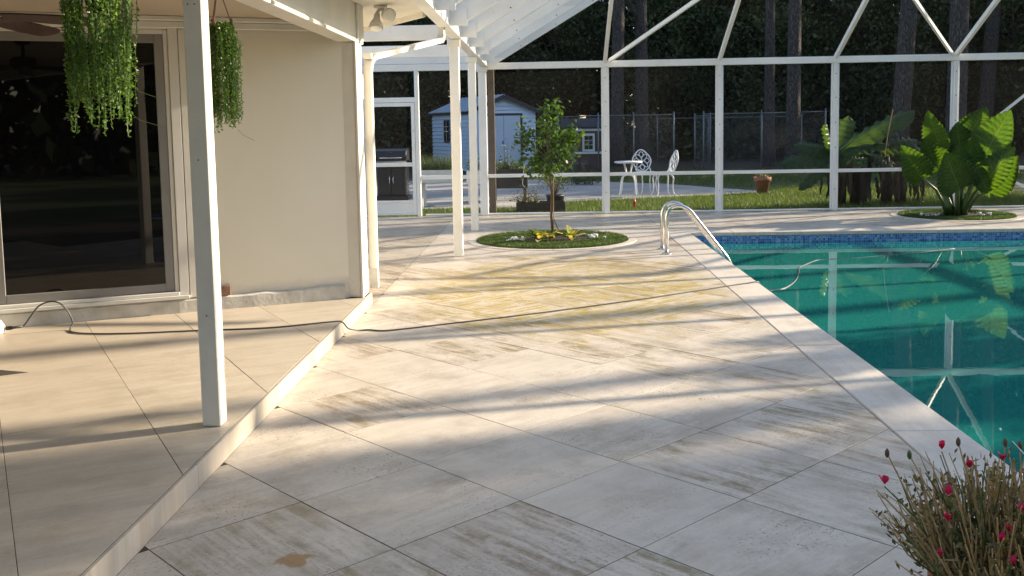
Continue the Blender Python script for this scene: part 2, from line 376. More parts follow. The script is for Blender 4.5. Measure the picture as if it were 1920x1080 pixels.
class MB:
    def __init__(s):
        s.V = []; s.F = []; s.UV = None
    def add(s, V, F):
        k = len(s.V)
        s.V += [tuple(v) for v in V]
        s.F += [tuple(i + k for i in f) for f in F]
        return s
    def box(s, x0, x1, y0, y1, z0, z1):
        V = [(x, y, z) for z in (z0, z1) for y in (y0, y1) for x in (x0, x1)]
        return s.add(V, [(0, 2, 3, 1), (4, 5, 7, 6), (0, 1, 5, 4), (2, 6, 7, 3), (0, 4, 6, 2), (1, 3, 7, 5)])
    def obox(s, o, ax, ay, az, x0, x1, y0, y1, z0, z1):
        o, ax, ay, az = map(Vector, (o, ax, ay, az))
        V = [o + ax * x + ay * y + az * z for z in (z0, z1) for y in (y0, y1) for x in (x0, x1)]
        return s.add(V, [(0, 2, 3, 1), (4, 5, 7, 6), (0, 1, 5, 4), (2, 6, 7, 3), (0, 4, 6, 2), (1, 3, 7, 5)])
    def bar(s, a, b, wd, ht, up=(0, 0, 1)):
        a, b, up = Vector(a), Vector(b), Vector(up)
        ax = (b - a); L = ax.length; ax.normalize()
        ay = up.cross(ax)
        if ay.length < 1e-4: ay = Vector((0, 1, 0)).cross(ax)
        ay.normalize(); az = ax.cross(ay)
        return s.obox(a, ax, ay, az, 0, L, -wd / 2, wd / 2, -ht / 2, ht / 2)
    def prism(s, pts, z0, z1):
        n = len(pts)
        V = [(x, y, z0) for x, y in pts] + [(x, y, z1) for x, y in pts]
        F = [tuple(range(n - 1, -1, -1)), tuple(range(n, 2 * n))] + [(i, (i + 1) % n, n + (i + 1) % n, n + i) for i in range(n)]
        return s.add(V, F)
    def poly(s, pts):
        return s.add(pts, [tuple(range(len(pts)))])
    def tube(s, path, r, n=8, cap=True, closed=False):
        path = [Vector(p) for p in path]
        m = len(path)
        rr = r if isinstance(r, (list, tuple)) else [r] * m
        V = []; prev = None
        for i, p in enumerate(path):
            if closed:
                t = path[(i + 1) % m] - path[i - 1]
            else:
                t = path[min(i + 1, m - 1)] - path[max(i - 1, 0)]
            t.normalize()
            if prev is None:
                q = Vector((0, 0, 1)) if abs(t.z) < 0.9 else Vector((1, 0, 0))
                a = t.cross(q).normalized()
            else:
                a = (prev - t * prev.dot(t))
                a = a.normalized() if a.length > 1e-6 else t.orthogonal().normalized()
            prev = a
            b = t.cross(a)
            for k in range(n):
                th = 2 * math.pi * k / n
                V.append(p + (a * math.cos(th) + b * math.sin(th)) * rr[i])
        F = []
        for i in range(m if closed else m - 1):
            j = (i + 1) % m
            for k in range(n):
                F.append((i * n + k, i * n + (k + 1) % n, j * n + (k + 1) % n, j * n + k))
        if cap and not closed:
            F.append(tuple(range(n - 1, -1, -1)))
            F.append(tuple((m - 1) * n + k for k in range(n)))
        return s.add(V, F)
    def lathe(s, prof, c=(0, 0, 0), n=24):
        V = []
        for r, z in prof:
            for k in range(n):
                th = 2 * math.pi * k / n
                V.append((c[0] + r * math.cos(th), c[1] + r * math.sin(th), c[2] + z))
        m = len(prof)
        F = [(i * n + k, i * n + (k + 1) % n, (i + 1) * n + (k + 1) % n, (i + 1) * n + k) for i in range(m - 1) for k in range(n)]
        F.append(tuple(range(n - 1, -1, -1)))
        F.append(tuple((m - 1) * n + k for k in range(n)))
        return s.add(V, F)
    def mesh(s, name, mat, sub=Vector((0, 0, 0)), bevel=0, smooth=False):
        me = bpy.data.meshes.new(name)
        me.from_pydata([(v[0] - sub.x, v[1] - sub.y, v[2] - sub.z) for v in s.V], [], s.F)
        if s.UV is not None:
            uvl = me.uv_layers.new(name='UVMap')
            for p in me.polygons:
                for li in p.loop_indices:
                    uvl.data[li].uv = s.UV[me.loops[li].vertex_index]
        if bevel:
            bm = bmesh.new(); bm.from_mesh(me)
            bmesh.ops.bevel(bm, geom=[e for e in bm.edges if e.is_manifold and e.calc_face_angle(0) > 0.5], offset=bevel, segments=1, affect='EDGES')
            bm.to_mesh(me); bm.free()
        if smooth:
            me.polygons.foreach_set('use_smooth', [True] * len(me.polygons))
        me.materials.append(M[mat] if isinstance(mat, str) else mat)
        me.update()
        return me
    def build(s, name, mat, parent=None, bevel=0, smooth=False, kind=None):
        o = link(name, s.mesh(name, mat, off(parent), bevel, smooth), parent)
        if kind: o['kind'] = kind
        return o

def npmesh(name, V, quads, mat, sub=None):
    V = np.asarray(V, dtype=np.float32)
    if sub is not None:
        V = V - np.array(sub, dtype=np.float32)
    me = bpy.data.meshes.new(name)
    nf = len(quads); k = quads.shape[1]
    me.vertices.add(len(V)); me.vertices.foreach_set('co', V.ravel())
    me.loops.add(nf * k); me.loops.foreach_set('vertex_index', quads.astype(np.int32).ravel())
    me.polygons.add(nf)
    me.polygons.foreach_set('loop_start', np.arange(0, nf * k, k, dtype=np.int32))
    me.update(calc_edges=True)
    me.materials.append(M[mat])
    return me

def leaves(P, L, W, rng, bias=None, tilt=1.0, fold=0.15):
    """diamond leaves (4 corner points, one quad each) at points P"""
    n = len(P)
    L = np.broadcast_to(np.asarray(L, float), (n,)) * rng.uniform(0.65, 1.3, n)
    W = np.broadcast_to(np.asarray(W, float), (n,)) * rng.uniform(0.7, 1.25, n)
    a = rng.normal(size=(n, 3))
    if bias is not None:
        a = a * tilt + np.asarray(bias)
    a /= np.linalg.norm(a, axis=1)[:, None] + 1e-9
    b = rng.normal(size=(n, 3))
    b -= a * (a * b).sum(1)[:, None]
    b /= np.linalg.norm(b, axis=1)[:, None] + 1e-9
    c = np.cross(a, b)
    V = np.empty((n, 4, 3))
    V[:, 0] = P
    V[:, 1] = P + a * (L * 0.45)[:, None] + b * (W * 0.5)[:, None] + c * (W * fold)[:, None]
    V[:, 2] = P + a * L[:, None]
    V[:, 3] = P + a * (L * 0.45)[:, None] - b * (W * 0.5)[:, None] + c * (W * fold)[:, None]
    Q = np.arange(n * 4).reshape(n, 4)
    return V.reshape(-1, 3), Q

def clip(poly, planes):
    for nx, ny, c in planes:
        out = []
        for i in range(len(poly)):
            p, q = poly[i], poly[(i + 1) % len(poly)]
            dp, dq = nx * p[0] + ny * p[1] - c, nx * q[0] + ny * q[1] - c
            if dp <= 0: out.append(p)
            if (dp < 0 < dq) or (dq < 0 < dp):
                t = dp / (dp - dq)
                out.append((p[0] + (q[0] - p[0]) * t, p[1] + (q[1] - p[1]) * t))
        poly = out
        if len(poly) < 3: return []
    res = []
    for p in poly:
        if not res or math.hypot(p[0] - res[-1][0], p[1] - res[-1][1]) > 1e-4: res.append(p)
    if len(res) > 1 and math.hypot(res[0][0] - res[-1][0], res[0][1] - res[-1][1]) < 1e-4: res.pop()
    return res
def area(p):
    return 0.5 * sum(p[i][0] * p[(i + 1) % len(p)][1] - p[(i + 1) % len(p)][0] * p[i][1] for i in range(len(p)))
def shrink(p, d):
    """inset a convex CCW polygon"""
    pl = []
    for i in range(len(p)):
        a, b = p[i], p[(i + 1) % len(p)]
        ex, ey = b[0] - a[0], b[1] - a[1]
        L = math.hypot(ex, ey)
        nx, ny = ey / L, -ex / L
        pl.append((nx, ny, nx * a[0] + ny * a[1] - d))
    return clip(list(p), pl)
def slab(poly, z0, z1, ch=0.0008):
    """flat stone piece with a small chamfer round its top"""
    top = shrink(poly, ch)
    mb = MB()
    n = len(poly)
    if len(top) != n:
        return mb.prism(poly, z0, z1)
    V = [(x, y, z0) for x, y in poly] + [(x, y, z1 - ch) for x, y in poly] + [(x, y, z1) for x, y in top]
    F = [tuple(range(2 * n, 3 * n))] + [(i + k * n, (i + 1) % n + k * n, n + (i + 1) % n + k * n, n + i + k * n) for k in (0, 1) for i in range(n)]
    return mb.add(V, F)

_shared = {}
def tiles(parent, mat, org, ax, ay, w, h, planes, bbox, z0, z1, gap, stagger=0.0, seed=0, name='tile'):
    """rectangular tiles w x h in the frame (org, ax, ay), cut to the half planes"""
    rng = random.Random(seed)
    ang = math.atan2(ax[1], ax[0])
    cnt = 0
    ca, sa = math.cos(ang), math.sin(ang)
    for i in range(-60, 60):
        for j in range(-60, 60):
            u0 = i * w; v0 = j * h + (stagger * h * ((i * 37 % 5) / 5.0))
            cx = org[0] + ax[0] * (u0 + w / 2) + ay[0] * (v0 + h / 2)
            cy = org[1] + ax[1] * (u0 + w / 2) + ay[1] * (v0 + h / 2)
            if not (bbox[0] - 1 < cx < bbox[1] + 1 and bbox[2] - 1 < cy < bbox[3] + 1): continue
            loc = [(-w / 2 + gap, -h / 2 + gap), (w / 2 - gap, -h / 2 + gap), (w / 2 - gap, h / 2 - gap), (-w / 2 + gap, h / 2 - gap)]
            wp = [(cx + ca * x - sa * y, cy + sa * x + ca * y) for x, y in loc]
            cp = clip(wp, planes)
            if len(cp) < 3 or area(cp) < 0.004: continue
            if abs(area(cp) - area(wp)) < 1e-5:
                key = (mat, w, h, gap, z1 - z0)
                if key not in _shared:
                    _shared[key] = slab(loc, z0 - z1, 0).mesh(name, mat)
                me = _shared[key]
            else:
                lp = [(ca * (x - cx) + sa * (y - cy), -sa * (x - cx) + ca * (y - cy)) for x, y in cp]
                me = slab(lp, z0 - z1, 0).mesh(name, mat)
            o = link(name, me, parent)
            o.location = (cx, cy, z1 + rng.uniform(-0.0012, 0.0004))
            o.rotation_euler = (rng.uniform(-1, 1) * 0.0011, rng.uniform(-1, 1) * 0.0011, ang)
            cnt += 1
    return cnt

# ================================================================ SETTING
GZ = -0.06
PX0, PX1, PY0, PY1 = 1.935, 8.0, -2.5, 12.87     # pool opening
WATER = -0.14
g = MB()
xs, ys = [-250, PX0 - 0.02, PX1 + 0.02, 250], [-250, PY0 - 0.02, PY1 + 0.02, 250]
for i in range(3):
    for j in range(3):
        if i == 1 and j == 1: continue
        g.poly([(xs[i], ys[j], GZ), (xs[i + 1], ys[j], GZ), (xs[i + 1], ys[j + 1], GZ), (xs[i], ys[j + 1], GZ)])
tag(g.build('ground', 'lawn'), kind='structure')

# concrete patio outside the enclosure, in two pours
tag(MB().prism([(-9, 17.15), (-0.2, 17.9), (-0.1, 26.8), (-9, 27.5)], GZ - 0.05, GZ + 0.02).build('patio', 'slab', bevel=0.01), kind='structure')
tag(MB().prism([(-0.19, 18.8), (2.4, 19.75), (4.9, 20.8), (3.0, 24.2), (-0.09, 26.8)], GZ - 0.05, GZ + 0.018).build('patio', 'slab', bevel=0.01), kind='structure')

# pool deck: grout bed and cut travertine tiles laid on the diagonal
deck = MB()
for (x0, x1, y0, y1) in ((-1.43, 1.625, -2.0, 15.84), (1.625, 10.2, 13.17, 15.84), (-6.5, -1.43, 7.9, 15.84)):
    deck.box(x0, x1, y0, y1, GZ - 0.1, -0.0018)
deck = tag(deck.build('pool_deck', 'grout'), kind='structure')
q = math.sqrt(0.5)
A0, B0, T = 2.526, 2.676, 0.61
org = ((A0 * q - B0 * q), (A0 * q + B0 * q))
axA, axB = (q, q), (-q, q)
R1 = [(-1, 0, 1.428), (1, 0, 1.6225), (0, -1, -1.2), (0, 1, 15.838)]
R2 = [(-1, 0, -1.6275), (1, 0, 10.19), (0, -1, -13.1725), (0, 1, 15.838)]
R3 = [(-1, 0, 5.2), (1, 0, -1.432), (0, -1, -7.95), (0, 1, 15.838)]
nt = tiles(deck, 'tile', org, axA, axB, T, T, R1, (-1.5, 1.7, 1.2, 15.9), -0.03, 0.0, 0.0021, seed=1)
nt += tiles(deck, 'tile', org, axA, axB, T, T, R2, (1.6, 10.2, 13.1, 15.9), -0.03, 0.0, 0.0021, seed=2)
nt += tiles(deck, 'tile', org, axA, axB, T, T, R3, (-5.2, -1.4, 7.9, 15.9), -0.03, 0.0, 0.0021, seed=3)

# coping slabs round the pool
cop = tag(MB().box(1.625, 1.90, -2.4, 13.17, -0.10, -0.045).box(1.90, 8.2, 12.90, 13.17, -0.10, -0.045).build('coping_bed', 'grout', None), kind='structure')
def coping_piece(x0, x1, y0, y1):
    return MB().box(x0, x1, y0, y1, -0.046, 0.002).build('coping_slab', 'coping', cop, bevel=0.006)
yy = 4.50 - 0.89 * 7
while yy < 12.87:
    y1 = min(yy + 0.89, 12.868)
    coping_piece(1.628, 1.945, yy + 0.0015, y1 - 0.0015); yy += 0.89
xx = 1.628
while xx < 8.3:
    coping_piece(xx + 0.0015, xx + 0.888, 12.858 if xx > 1.7 else 12.871, 13.17); xx += 0.89

# pool shell
pl = MB()
ring = lambda d, z: [(PX0 + d, PY0 + d, z), (PX1 - d, PY0 + d, z), (PX1 - d, PY1 - d, z), (PX0 + d, PY1 - d, z)]
def wallring(mb, z0, z1, d=0.0):
    a, b = ring(d, z0), ring(d, z1)
    for i in range(4):
        j = (i + 1) % 4
        mb.poly([a[j], a[i], b[i], b[j]])
wallring(pl, -1.6, -0.36, 0.0)
pl.poly(ring(0.0, -1.6))
basin = tag(pl.build('pool_basin', 'plaster'), kind='structure')
band = MB(); wallring(band, -0.36, -0.04)
tag(band.build('waterline_band', 'mosaic', basin), 'blue glass mosaic band along the waterline')
tag(MB().poly(ring(0.002, WATER)).build('pool_water', 'water'), kind='structure')

# raised porch slab, step riser and porch tiles
WD = Vector((0.9063, 0.4226, 0)); WN = Vector((0.4226, -0.9063, 0)); WP0 = Vector((-2.604, 7.219, 0))
def wp(s, z, o=0.0):
    return WP0 + WD * s + WN * o + Vector((0, 0, z))
porch_poly = [(-1.445, -1.5), (-1.445, 7.93), (wp(1.3, 0, -0.1).x, wp(1.3, 0, -0.1).y), (wp(-5, 0, -0.1).x, wp(-5, 0, -0.1).y), (-7.2, -1.5)]
porch = tag(MB().prism(porch_poly, GZ - 0.1, 0.0982).build('porch_floor', 'grout'), kind='structure')
wc = -(WN.x * WP0.x + WN.y * WP0.y) - 0.03
planes = [(1, 0, -1.4485), (0, -1, -1.0), (-WN.x, -WN.y, wc), (-1, 0, 5.8), (0, 1, 7.92)]
e1 = (-math.sin(R(31)), math.cos(R(31))); e2 = (math.cos(R(31)), math.sin(R(31)))
porg = (e2[0] * 0.058, e2[1] * 0.058)
tiles(porch, 'porch_tile', porg, e2, e1, 0.613, 1.226, planes, (-5.8, -1.4, 0.6, 8.0), 0.06, 0.10, 0.0013, stagger=1.0, seed=5)
yy = 2.61 - 1.22 * 3
while yy < 7.9:
    MB().box(-1.4455, -1.430, yy + 0.001, min(yy + 1.219, 7.945), -0.028, 0.0995).build('riser', 'riser', porch, bevel=0.0015)
    yy += 1.22
MB().box(-1.56, -1.4465, 7.9465, 7.962, -0.02, 0.099).build('riser', 'riser', porch, bevel=0.0015)

# ================================================================ HOUSE
house = thing('house', (-2.6, 7.2, 0.1), 'cream stucco house wall with covered porch and sliding glass door', 'house')
wx, wy, wz = WD, -WN, Vector((0, 0, 1))
def wbox(s0, s1, z0, z1, o0, o1):
    """box in the wall frame: s along the wall, z up, o outwards"""
    return MB().obox(WP0, wx, WN, wz, s0, s1, o0, o1, z0, z1)
wl = MB()
for (s0, s1, z0, z1) in ((-0.085, 1.235, 0.1, 2.6), (-2.75, -0.086, 2.275, 2.6), (-5.2, -2.751, 0.1, 2.6)):
    wl.obox(WP0, wx, WN, wz, s0, s1, -0.2, 0.0, z0, z1)
# hidden flank behind the corner
wl.obox(WP0, wx, WN, wz, 1.03, 1.234, -5.5, -0.201, -0.05, 2.6)
wl.build('wall', 'stucco', house)
fnd = MB()
rngf = random.Random(4)
# rough, slightly uneven concrete footing proud of the wall
S = [-5.2 + i * 0.09 for i in range(int((1.15 + 5.2) / 0.09) + 1)]
V = []; F = []
for s in S:
    t = 0.206 + rngf.uniform(-0.006, 0.006); o = 0.034 + rngf.uniform(-0.003, 0.003)
    for (z, oo) in ((0.09, 0.0), (0.09, o), (t - 0.012, o), (t, o - 0.012), (t, 0.0)):
        V.append(wp(s, z, oo))
for i in range(len(S) - 1):
    for k in range(4):
        F.append((i * 5 + k, i * 5 + k + 1, (i + 1) * 5 + k + 1, (i + 1) * 5 + k))
m5 = len(S) - 1
F.append((m5 * 5, m5 * 5 + 1, m5 * 5 + 2, m5 * 5 + 3, m5 * 5 + 4))
fnd.add(V, F)
fnd.build('foundation_strip', 'concrete', house)
# sliding glass door
dr = wbox(-2.75, -0.087, 0.208, 0.235, -0.06, 0.055).build('sliding_door', 'vinyl', house, bevel=0.003)
for (a, b_, c_, d_, o0, o1) in ((-0.155, -0.087, 0.236, 2.272, -0.05, 0.03), (-2.75, -2.68, 0.236, 2.272, -0.05, 0.03), (-2.679, -0.156, 2.205, 2.272, -0.05, 0.03), (-2.679, -0.156, 0.236, 0.262, -0.05, 0.035)):
    wbox(a, b_, c_, d_, o0, o1).build('door_frame', 'vinyl', dr, bevel=0.004)
for (a, b_, c_, d_, o0, o1) in ((-0.186, -0.157, 0.263, 2.2, -0.05, 0.014), (-2.66, -0.187, 2.172, 2.203, -0.05, 0.014)):
    wbox(a, b_, c_, d_, o0, o1).build('track', 'vinyl', dr, bevel=0.003)
def sash(s0, s1, o):
    z0, z1, t = 0.265, 2.17, 0.062
    for (a, b_, c_, d_) in ((s0, s0 + t, z0, z1), (s1 - t, s1, z0, z1), (s0 + t + .0005, s1 - t - .0005, z0, z0 + t), (s0 + t + .0005, s1 - t - .0005, z1 - t, z1)):
        wbox(a, b_, c_, d_, o - 0.03, o).build('sash', 'sash', dr, bevel=0.003)
    wbox(s0 + t + .001, s1 - t - .001, z0 + t + .001, z1 - t - .001, o - 0.02, o - 0.012).build('glass_pane', 'glass', dr)
sash(-1.378, -0.188, 0.005)
sash(-2.65, -1.36, -0.034)
wbox(-1.372, -1.352, 0.95, 1.2, 0.006, 0.03).build('handle', 'vinyl', dr, bevel=0.003)
# casing and crown trim
wbox(-0.083, -0.012, 0.21, 2.21, 0.001, 0.03).build('casing', 'cream_wood', house, bevel=0.004)
wbox(-0.011, 0.03, 0.21, 2.21, 0.001, 0.014).build('casing', 'cream_wood', house, bevel=0.003)
wbox(-5.2, 1.16, 2.212, 2.262, 0.031, 0.060).build('crown_trim', 'cream_wood', house, bevel=0.006)
wbox(-5.2, 1.16, 2.263, 2.299, 0.031, 0.085).build('crown_trim', 'cream_wood', house, bevel=0.006)
wbox(-2.75, -0.012, 2.276, 2.2985, 0.001, 0.03).build('head_casing', 'cream_wood', house)
# porch ceiling, beam and posts
MB().prism([(-1.52, -1.5), (-1.52, 7.7), (wp(1.2, 0, .0).x, wp(1.2, 0, .0).y), (wp(-5.2, 0, 0.0).x, wp(-5.2, 0, 0.0).y), (-7.3, -1.5)], 2.30, 2.35).build('porch_ceiling', 'ceiling', house)
MB().box(-1.590, -1.470, -1.5, 8.02, 2.165, 2.449).build('porch_beam', 'cream_wood', house, bevel=0.006)
MB().box(-1.604, -1.456, -1.5, 8.035, 2.140, 2.164).build('beam_bottom_board', 'cream_wood', house, bevel=0.004)
MB().box(-1.469, -1.450, 7.80, 8.035, 2.166, 2.449).build('beam_end_board', 'cream_wood', house, bevel=0.003)
MB().box(-1.585, -1.497, 4.325, 4.413, 0.101, 2.139).build('porch_post', 'cream_wood', house, bevel=0.006)
for (xx_, zz_) in ((-1.56, 2.02), (-1.53, 2.02), (-1.545, 1.33), (-1.54, 0.62)):
    MB().tube([(xx_, 4.3255, zz_), (xx_, 4.3235, zz_)], 0.0035, 8).build('nail_head', 'dark', house)
MB().box(-1.575, -1.475, 7.70, 7.80, 0.101, 2.139).build('corner_post', 'cream_wood', house, bevel=0.006)
MB().box(-1.474, -1.455, 7.69, 7.93, 0.101, 2.139).build('corner_board', 'cream_wood', house, bevel=0.003)
# soffit and roof over the porch
soff = [(-0.99, -1.5), (-0.99, 8.5), (-2.90, 11.68), (-7.4, 11.68), (-7.4, -1.5)]
MB().prism(soff, 2.45, 2.50).build('soffit', 'cream_wood', house)
e0, e1_ = Vector((-1.0, 8.47, 2.44)), Vector((-2.90, 11.64, 2.44))
MB().bar(e0, e1_, 0.03, 0.07).build('eave_moulding', 'cream_wood', house)
rf = MB()
inner = [(-3.8, 1.0), (-3.8, 7.2), (-4.4, 8.6), (-6.6, 8.6), (-6.6, 1.0)]
n5 = 5
V = [(x, y, 2.501) for x, y in soff] + [(x, y, 3.7) for x, y in inner]
rf.add(V, [(i, (i + 1) % n5, n5 + (i + 1) % n5, n5 + i) for i in range(n5)] + [tuple(range(n5, 2 * n5))])
rf.build('roof', 'roofbrown_shade', house)
# downspout from the gutter back to the corner post
def roundpath(pts, r, seg=6):
    out = [Vector(pts[0])]
    for i in range(1, len(pts) - 1):
        a, b_, c_ = Vector(pts[i - 1]), Vector(pts[i]), Vector(pts[i + 1])
        u_, v_ = (a - b_), (c_ - b_)
        k = min(r, u_.length * 0.45, v_.length * 0.45)
        p_, q_ = b_ + u_.normalized() * k, b_ + v_.normalized() * k
        for t in range(seg + 1):
            t /= seg
            out.append((1 - t) ** 2 * p_ + 2 * t * (1 - t) * b_ + t * t * q_)
    out.append(Vector(pts[-1]))
    return out
def rect_sweep(path, wdt, dep, side):
    mb = MB(); V = []; side = Vector(side).normalized()
    n = len(path)
    for i, p in enumerate(path):
        t = (path[min(i + 1, n - 1)] - path[max(i - 1, 0)]).normalized()
        nn = t.cross(side).normalized()
        s_ = nn.cross(t).normalized()
        for a, c in ((-1, -1), (1, -1), (1, 1), (-1, 1)):
            V.append(p + s_ * a * wdt / 2 + nn * c * dep / 2)
    F = [(i * 4 + k, i * 4 + (k + 1) % 4, (i + 1) * 4 + (k + 1) % 4, (i + 1) * 4 + k) for i in range(n - 1) for k in range(4)]
    F += [(3, 2, 1, 0), tuple((n - 1) * 4 + k for k in range(4))]
    return mb.add(V, F)
dsp = [(-0.965, 9.55, 2.425), (-0.965, 9.55, 2.30), (-1.415, 7.99, 2.03), (-1.415, 7.99, 0.30), (-1.415, 7.99, 0.13)]
ds = rect_sweep(roundpath(dsp[:4], 0.13, 7), 0.062, 0.046, (1, -0.2, 0)).build('downspout', 'cream_wood', house)
for s0 in (0.13, 2.02):
    MB().box(-1.449, -1.381, 7.962, 8.018, s0, s0 + (0.05 if s0 > 1 else 0.17)).build('downspout_joint' if s0 > 1 else 'crushed_outlet', 'cream_wood' if s0 > 1 else 'concrete', ds, bevel=0.003)
pth = roundpath(dsp[:4], 0.13, 14)
for i, p_ in enumerate(pth):
    if 1 < i < 15 or 16 < i < 30:
        if i % 2 == 0:
            t = (pth[min(i + 1, len(pth) - 1)] - pth[i - 1]).normalized()
            rect_sweep([p_ - t * 0.003, p_ + t * 0.003], 0.069, 0.053, (1, -0.2, 0)).build('crimp_rib', 'cream_wood', ds)
# brick leaning on the footing, flood lights on the soffit
bk = thing('brick', wp(0.17, 0.207, 0.02), 'single reddish brick standing on the footing beside the porch post', 'brick')
MB().obox(wp(0.17, 0.2075, 0.018), wx, WN, wz, -0.042, 0.042, -0.017, 0.017, 0, 0.072).build('body', 'brick', bk, bevel=0.004)
fl = thing('flood_light', (-1.30, 8.0, 2.449), 'twin bulb cream flood light fixed under the eave beside the downspout', 'light')
MB().lathe([(0.055, 0), (0.055, -0.012), (0.045, -0.022), (0.02, -0.026)], (-1.30, 8.0, 2.449), 20).build('base_plate', 'cream_wood', fl, smooth=True)
def lamp(pos, dr_, nm):
    d = Vector(dr_).normalized(); p0 = Vector(pos)
    a = MB().tube([Vector((-1.30, 8.0, 2.425)), p0 - d * 0.015, p0], [0.014, 0.013, 0.013], 10).build('swivel_arm', 'cream_wood', fl, smooth=True)
    h = MB().tube([p0, p0 + d * 0.012, p0 + d * 0.05, p0 + d * 0.055, p0 + d * 0.10, p0 + d * 0.128], [0.022, 0.026, 0.027, 0.031, 0.056, 0.060], 18).build('lamp_head', 'cream_wood', fl, smooth=True)
    MB().tube([p0 + d * 0.1285, p0 + d * 0.139, p0 + d * 0.145], [0.059, 0.045, 0.012], 18).build('bulb_face', 'vinyl', h, smooth=True)
lamp((-1.265, 7.97, 2.40), (0.42, -0.85, -0.35), 'a')
lamp((-1.325, 7.985, 2.385), (-0.05, -0.35, -0.9), 'b')

# ceiling fan
fan = thing('ceiling_fan', (-2.83, 4.80, 2.299), 'brown bladed ceiling fan hanging from the porch ceiling', 'ceiling fan')
MB().lathe([(0.02, 0), (0.065, -0.005), (0.06, -0.045), (0.014, -0.055), (0.014, -0.15), (0.09, -0.16), (0.115, -0.19), (0.115, -0.24), (0.085, -0.275), (0.03, -0.285)], (-2.83, 4.80, 2.299), 24).build('motor', 'brownwood', fan, smooth=True)
for k in range(5):
    a = R(78 + 72 * k)
    ax_ = Vector((math.cos(a), math.sin(a), -0.07)).normalized(); ay_ = Vector((-math.sin(a), math.cos(a), -0.20)).normalized()
    o_ = Vector((-2.83, 4.80, 2.055))
    pr = [(0.16, 0.045), (0.22, 0.058), (0.40, 0.072), (0.54, 0.072), (0.585, 0.062), (0.605, 0.038), (0.612, 0.0)]
    out = [(x, y) for x, y in pr] + [(x, -y) for x, y in reversed(pr[:-1])]
    nzv = ax_.cross(ay_)
    mb = MB(); n_ = len(out)
    mb.add([o_ + ax_ * x + ay_ * y + nzv * 0.004 for x, y in out] + [o_ + ax_ * x + ay_ * y - nzv * 0.004 for x, y in out],
           [tuple(range(n_)), tuple(range(2 * n_ - 1, n_ - 1, -1))] + [(i, (i + 1) % n_, n_ + (i + 1) % n_, n_ + i) for i in range(n_)])
    bl = mb.build('blade', 'brownwood', fan)
    MB().bar(o_ + ax_ * 0.09 + Vector((0, 0, 0.005)), o_ + ax_ * 0.2 + Vector((0, 0, 0.007)), 0.03, 0.006).build('blade_iron', 'dark', bl)

# ================================================================ SCREEN ENCLOSURE
WY = 15.90           # far wall plane
TOP = 2.42
GX = -0.93
cage = thing('screen_enclosure', (1.03, WY, 0), 'white aluminium screen enclosure of posts, rails and mesh over the pool', 'pool enclosure')
def part(mb, name, mat='white', bevel=0.004, parent=None, **k):
    return mb.build(name, mat, parent or cage, bevel=bevel, **k)
POSTS = [1.03, 2.87, 4.72, 6.62, 8.46, 10.30]
for x in POSTS:
    p = part(MB().box(x - 0.032, x + 0.032, WY - 0.05, WY + 0.05, 0.0, TOP - 0.052), 'post')
    part(MB().box(x - 0.062, x - 0.033, WY - 0.02, WY + 0.02, 0.03, TOP - 0.052), 'screen_track', bevel=0.003, parent=p)
    part(MB().box(x + 0.033, x + 0.062, WY - 0.02, WY + 0.02, 0.03, TOP - 0.052), 'screen_track', bevel=0.003, parent=p)
    for z in (0.35, 1.02, 1.42, 1.82, 2.2):
        part(MB().tube([(x, WY - 0.0525, z), (x, WY - 0.0495, z)], 0.008, 8), 'screw', 'dark', 0, p)
part(MB().box(-6.0, 10.34, WY - 0.05, WY + 0.05, TOP - 0.05, TOP + 0.055), 'top_beam')
part(MB().box(-1.93, 10.34, WY - 0.03, WY + 0.03, 0.002, 0.030), 'bottom_rail')
XS = [-0.95] + POSTS
for a, b_ in zip(XS[:-1], XS[1:]):
    l, r_ = a + 0.063, b_ - 0.063
    part(MB().box(l, r_, WY - 0.025, WY + 0.025, 0.615, 0.67), 'chair_rail', bevel=0.003)
    part(MB().poly([(l, WY, 0.031), (r_, WY, 0.031), (r_, WY, 0.614), (l, WY, 0.614)]), 'screen_panel', 'screen', 0)
    part(MB().poly([(l, WY, 0.671), (r_, WY, 0.671), (r_, WY, TOP - 0.052), (l, WY, TOP - 0.052)]), 'screen_panel', 'screen', 0)
# corner post under the gutter, posts along the gutter line
for y, wd in ((WY, 0.13), (13.57, 0.105), (10.88, 0.105)):
    p = part(MB().box(GX - 0.03 - wd / 2, GX - 0.03 + wd / 2, y - 0.05, y + 0.05, 0.0, TOP - 0.002), 'post', bevel=0.006)
    part(MB().box(GX - 0.03 - wd / 2 - 0.02, GX - 0.03 + wd / 2 + 0.02, y - 0.07, y - 0.0505, TOP - 0.09, TOP - 0.003), 'bracket', parent=p)
# braces in the far right bay
part(MB().bar((6.66, WY - 0.056, 0.97), (8.40, WY - 0.056, 2.36), 0.012, 0.045), 'brace', bevel=0)
part(MB().bar((6.66, WY - 0.056, 0.86), (8.40, WY - 0.056, 0.02), 0.012, 0.045), 'brace', bevel=0)
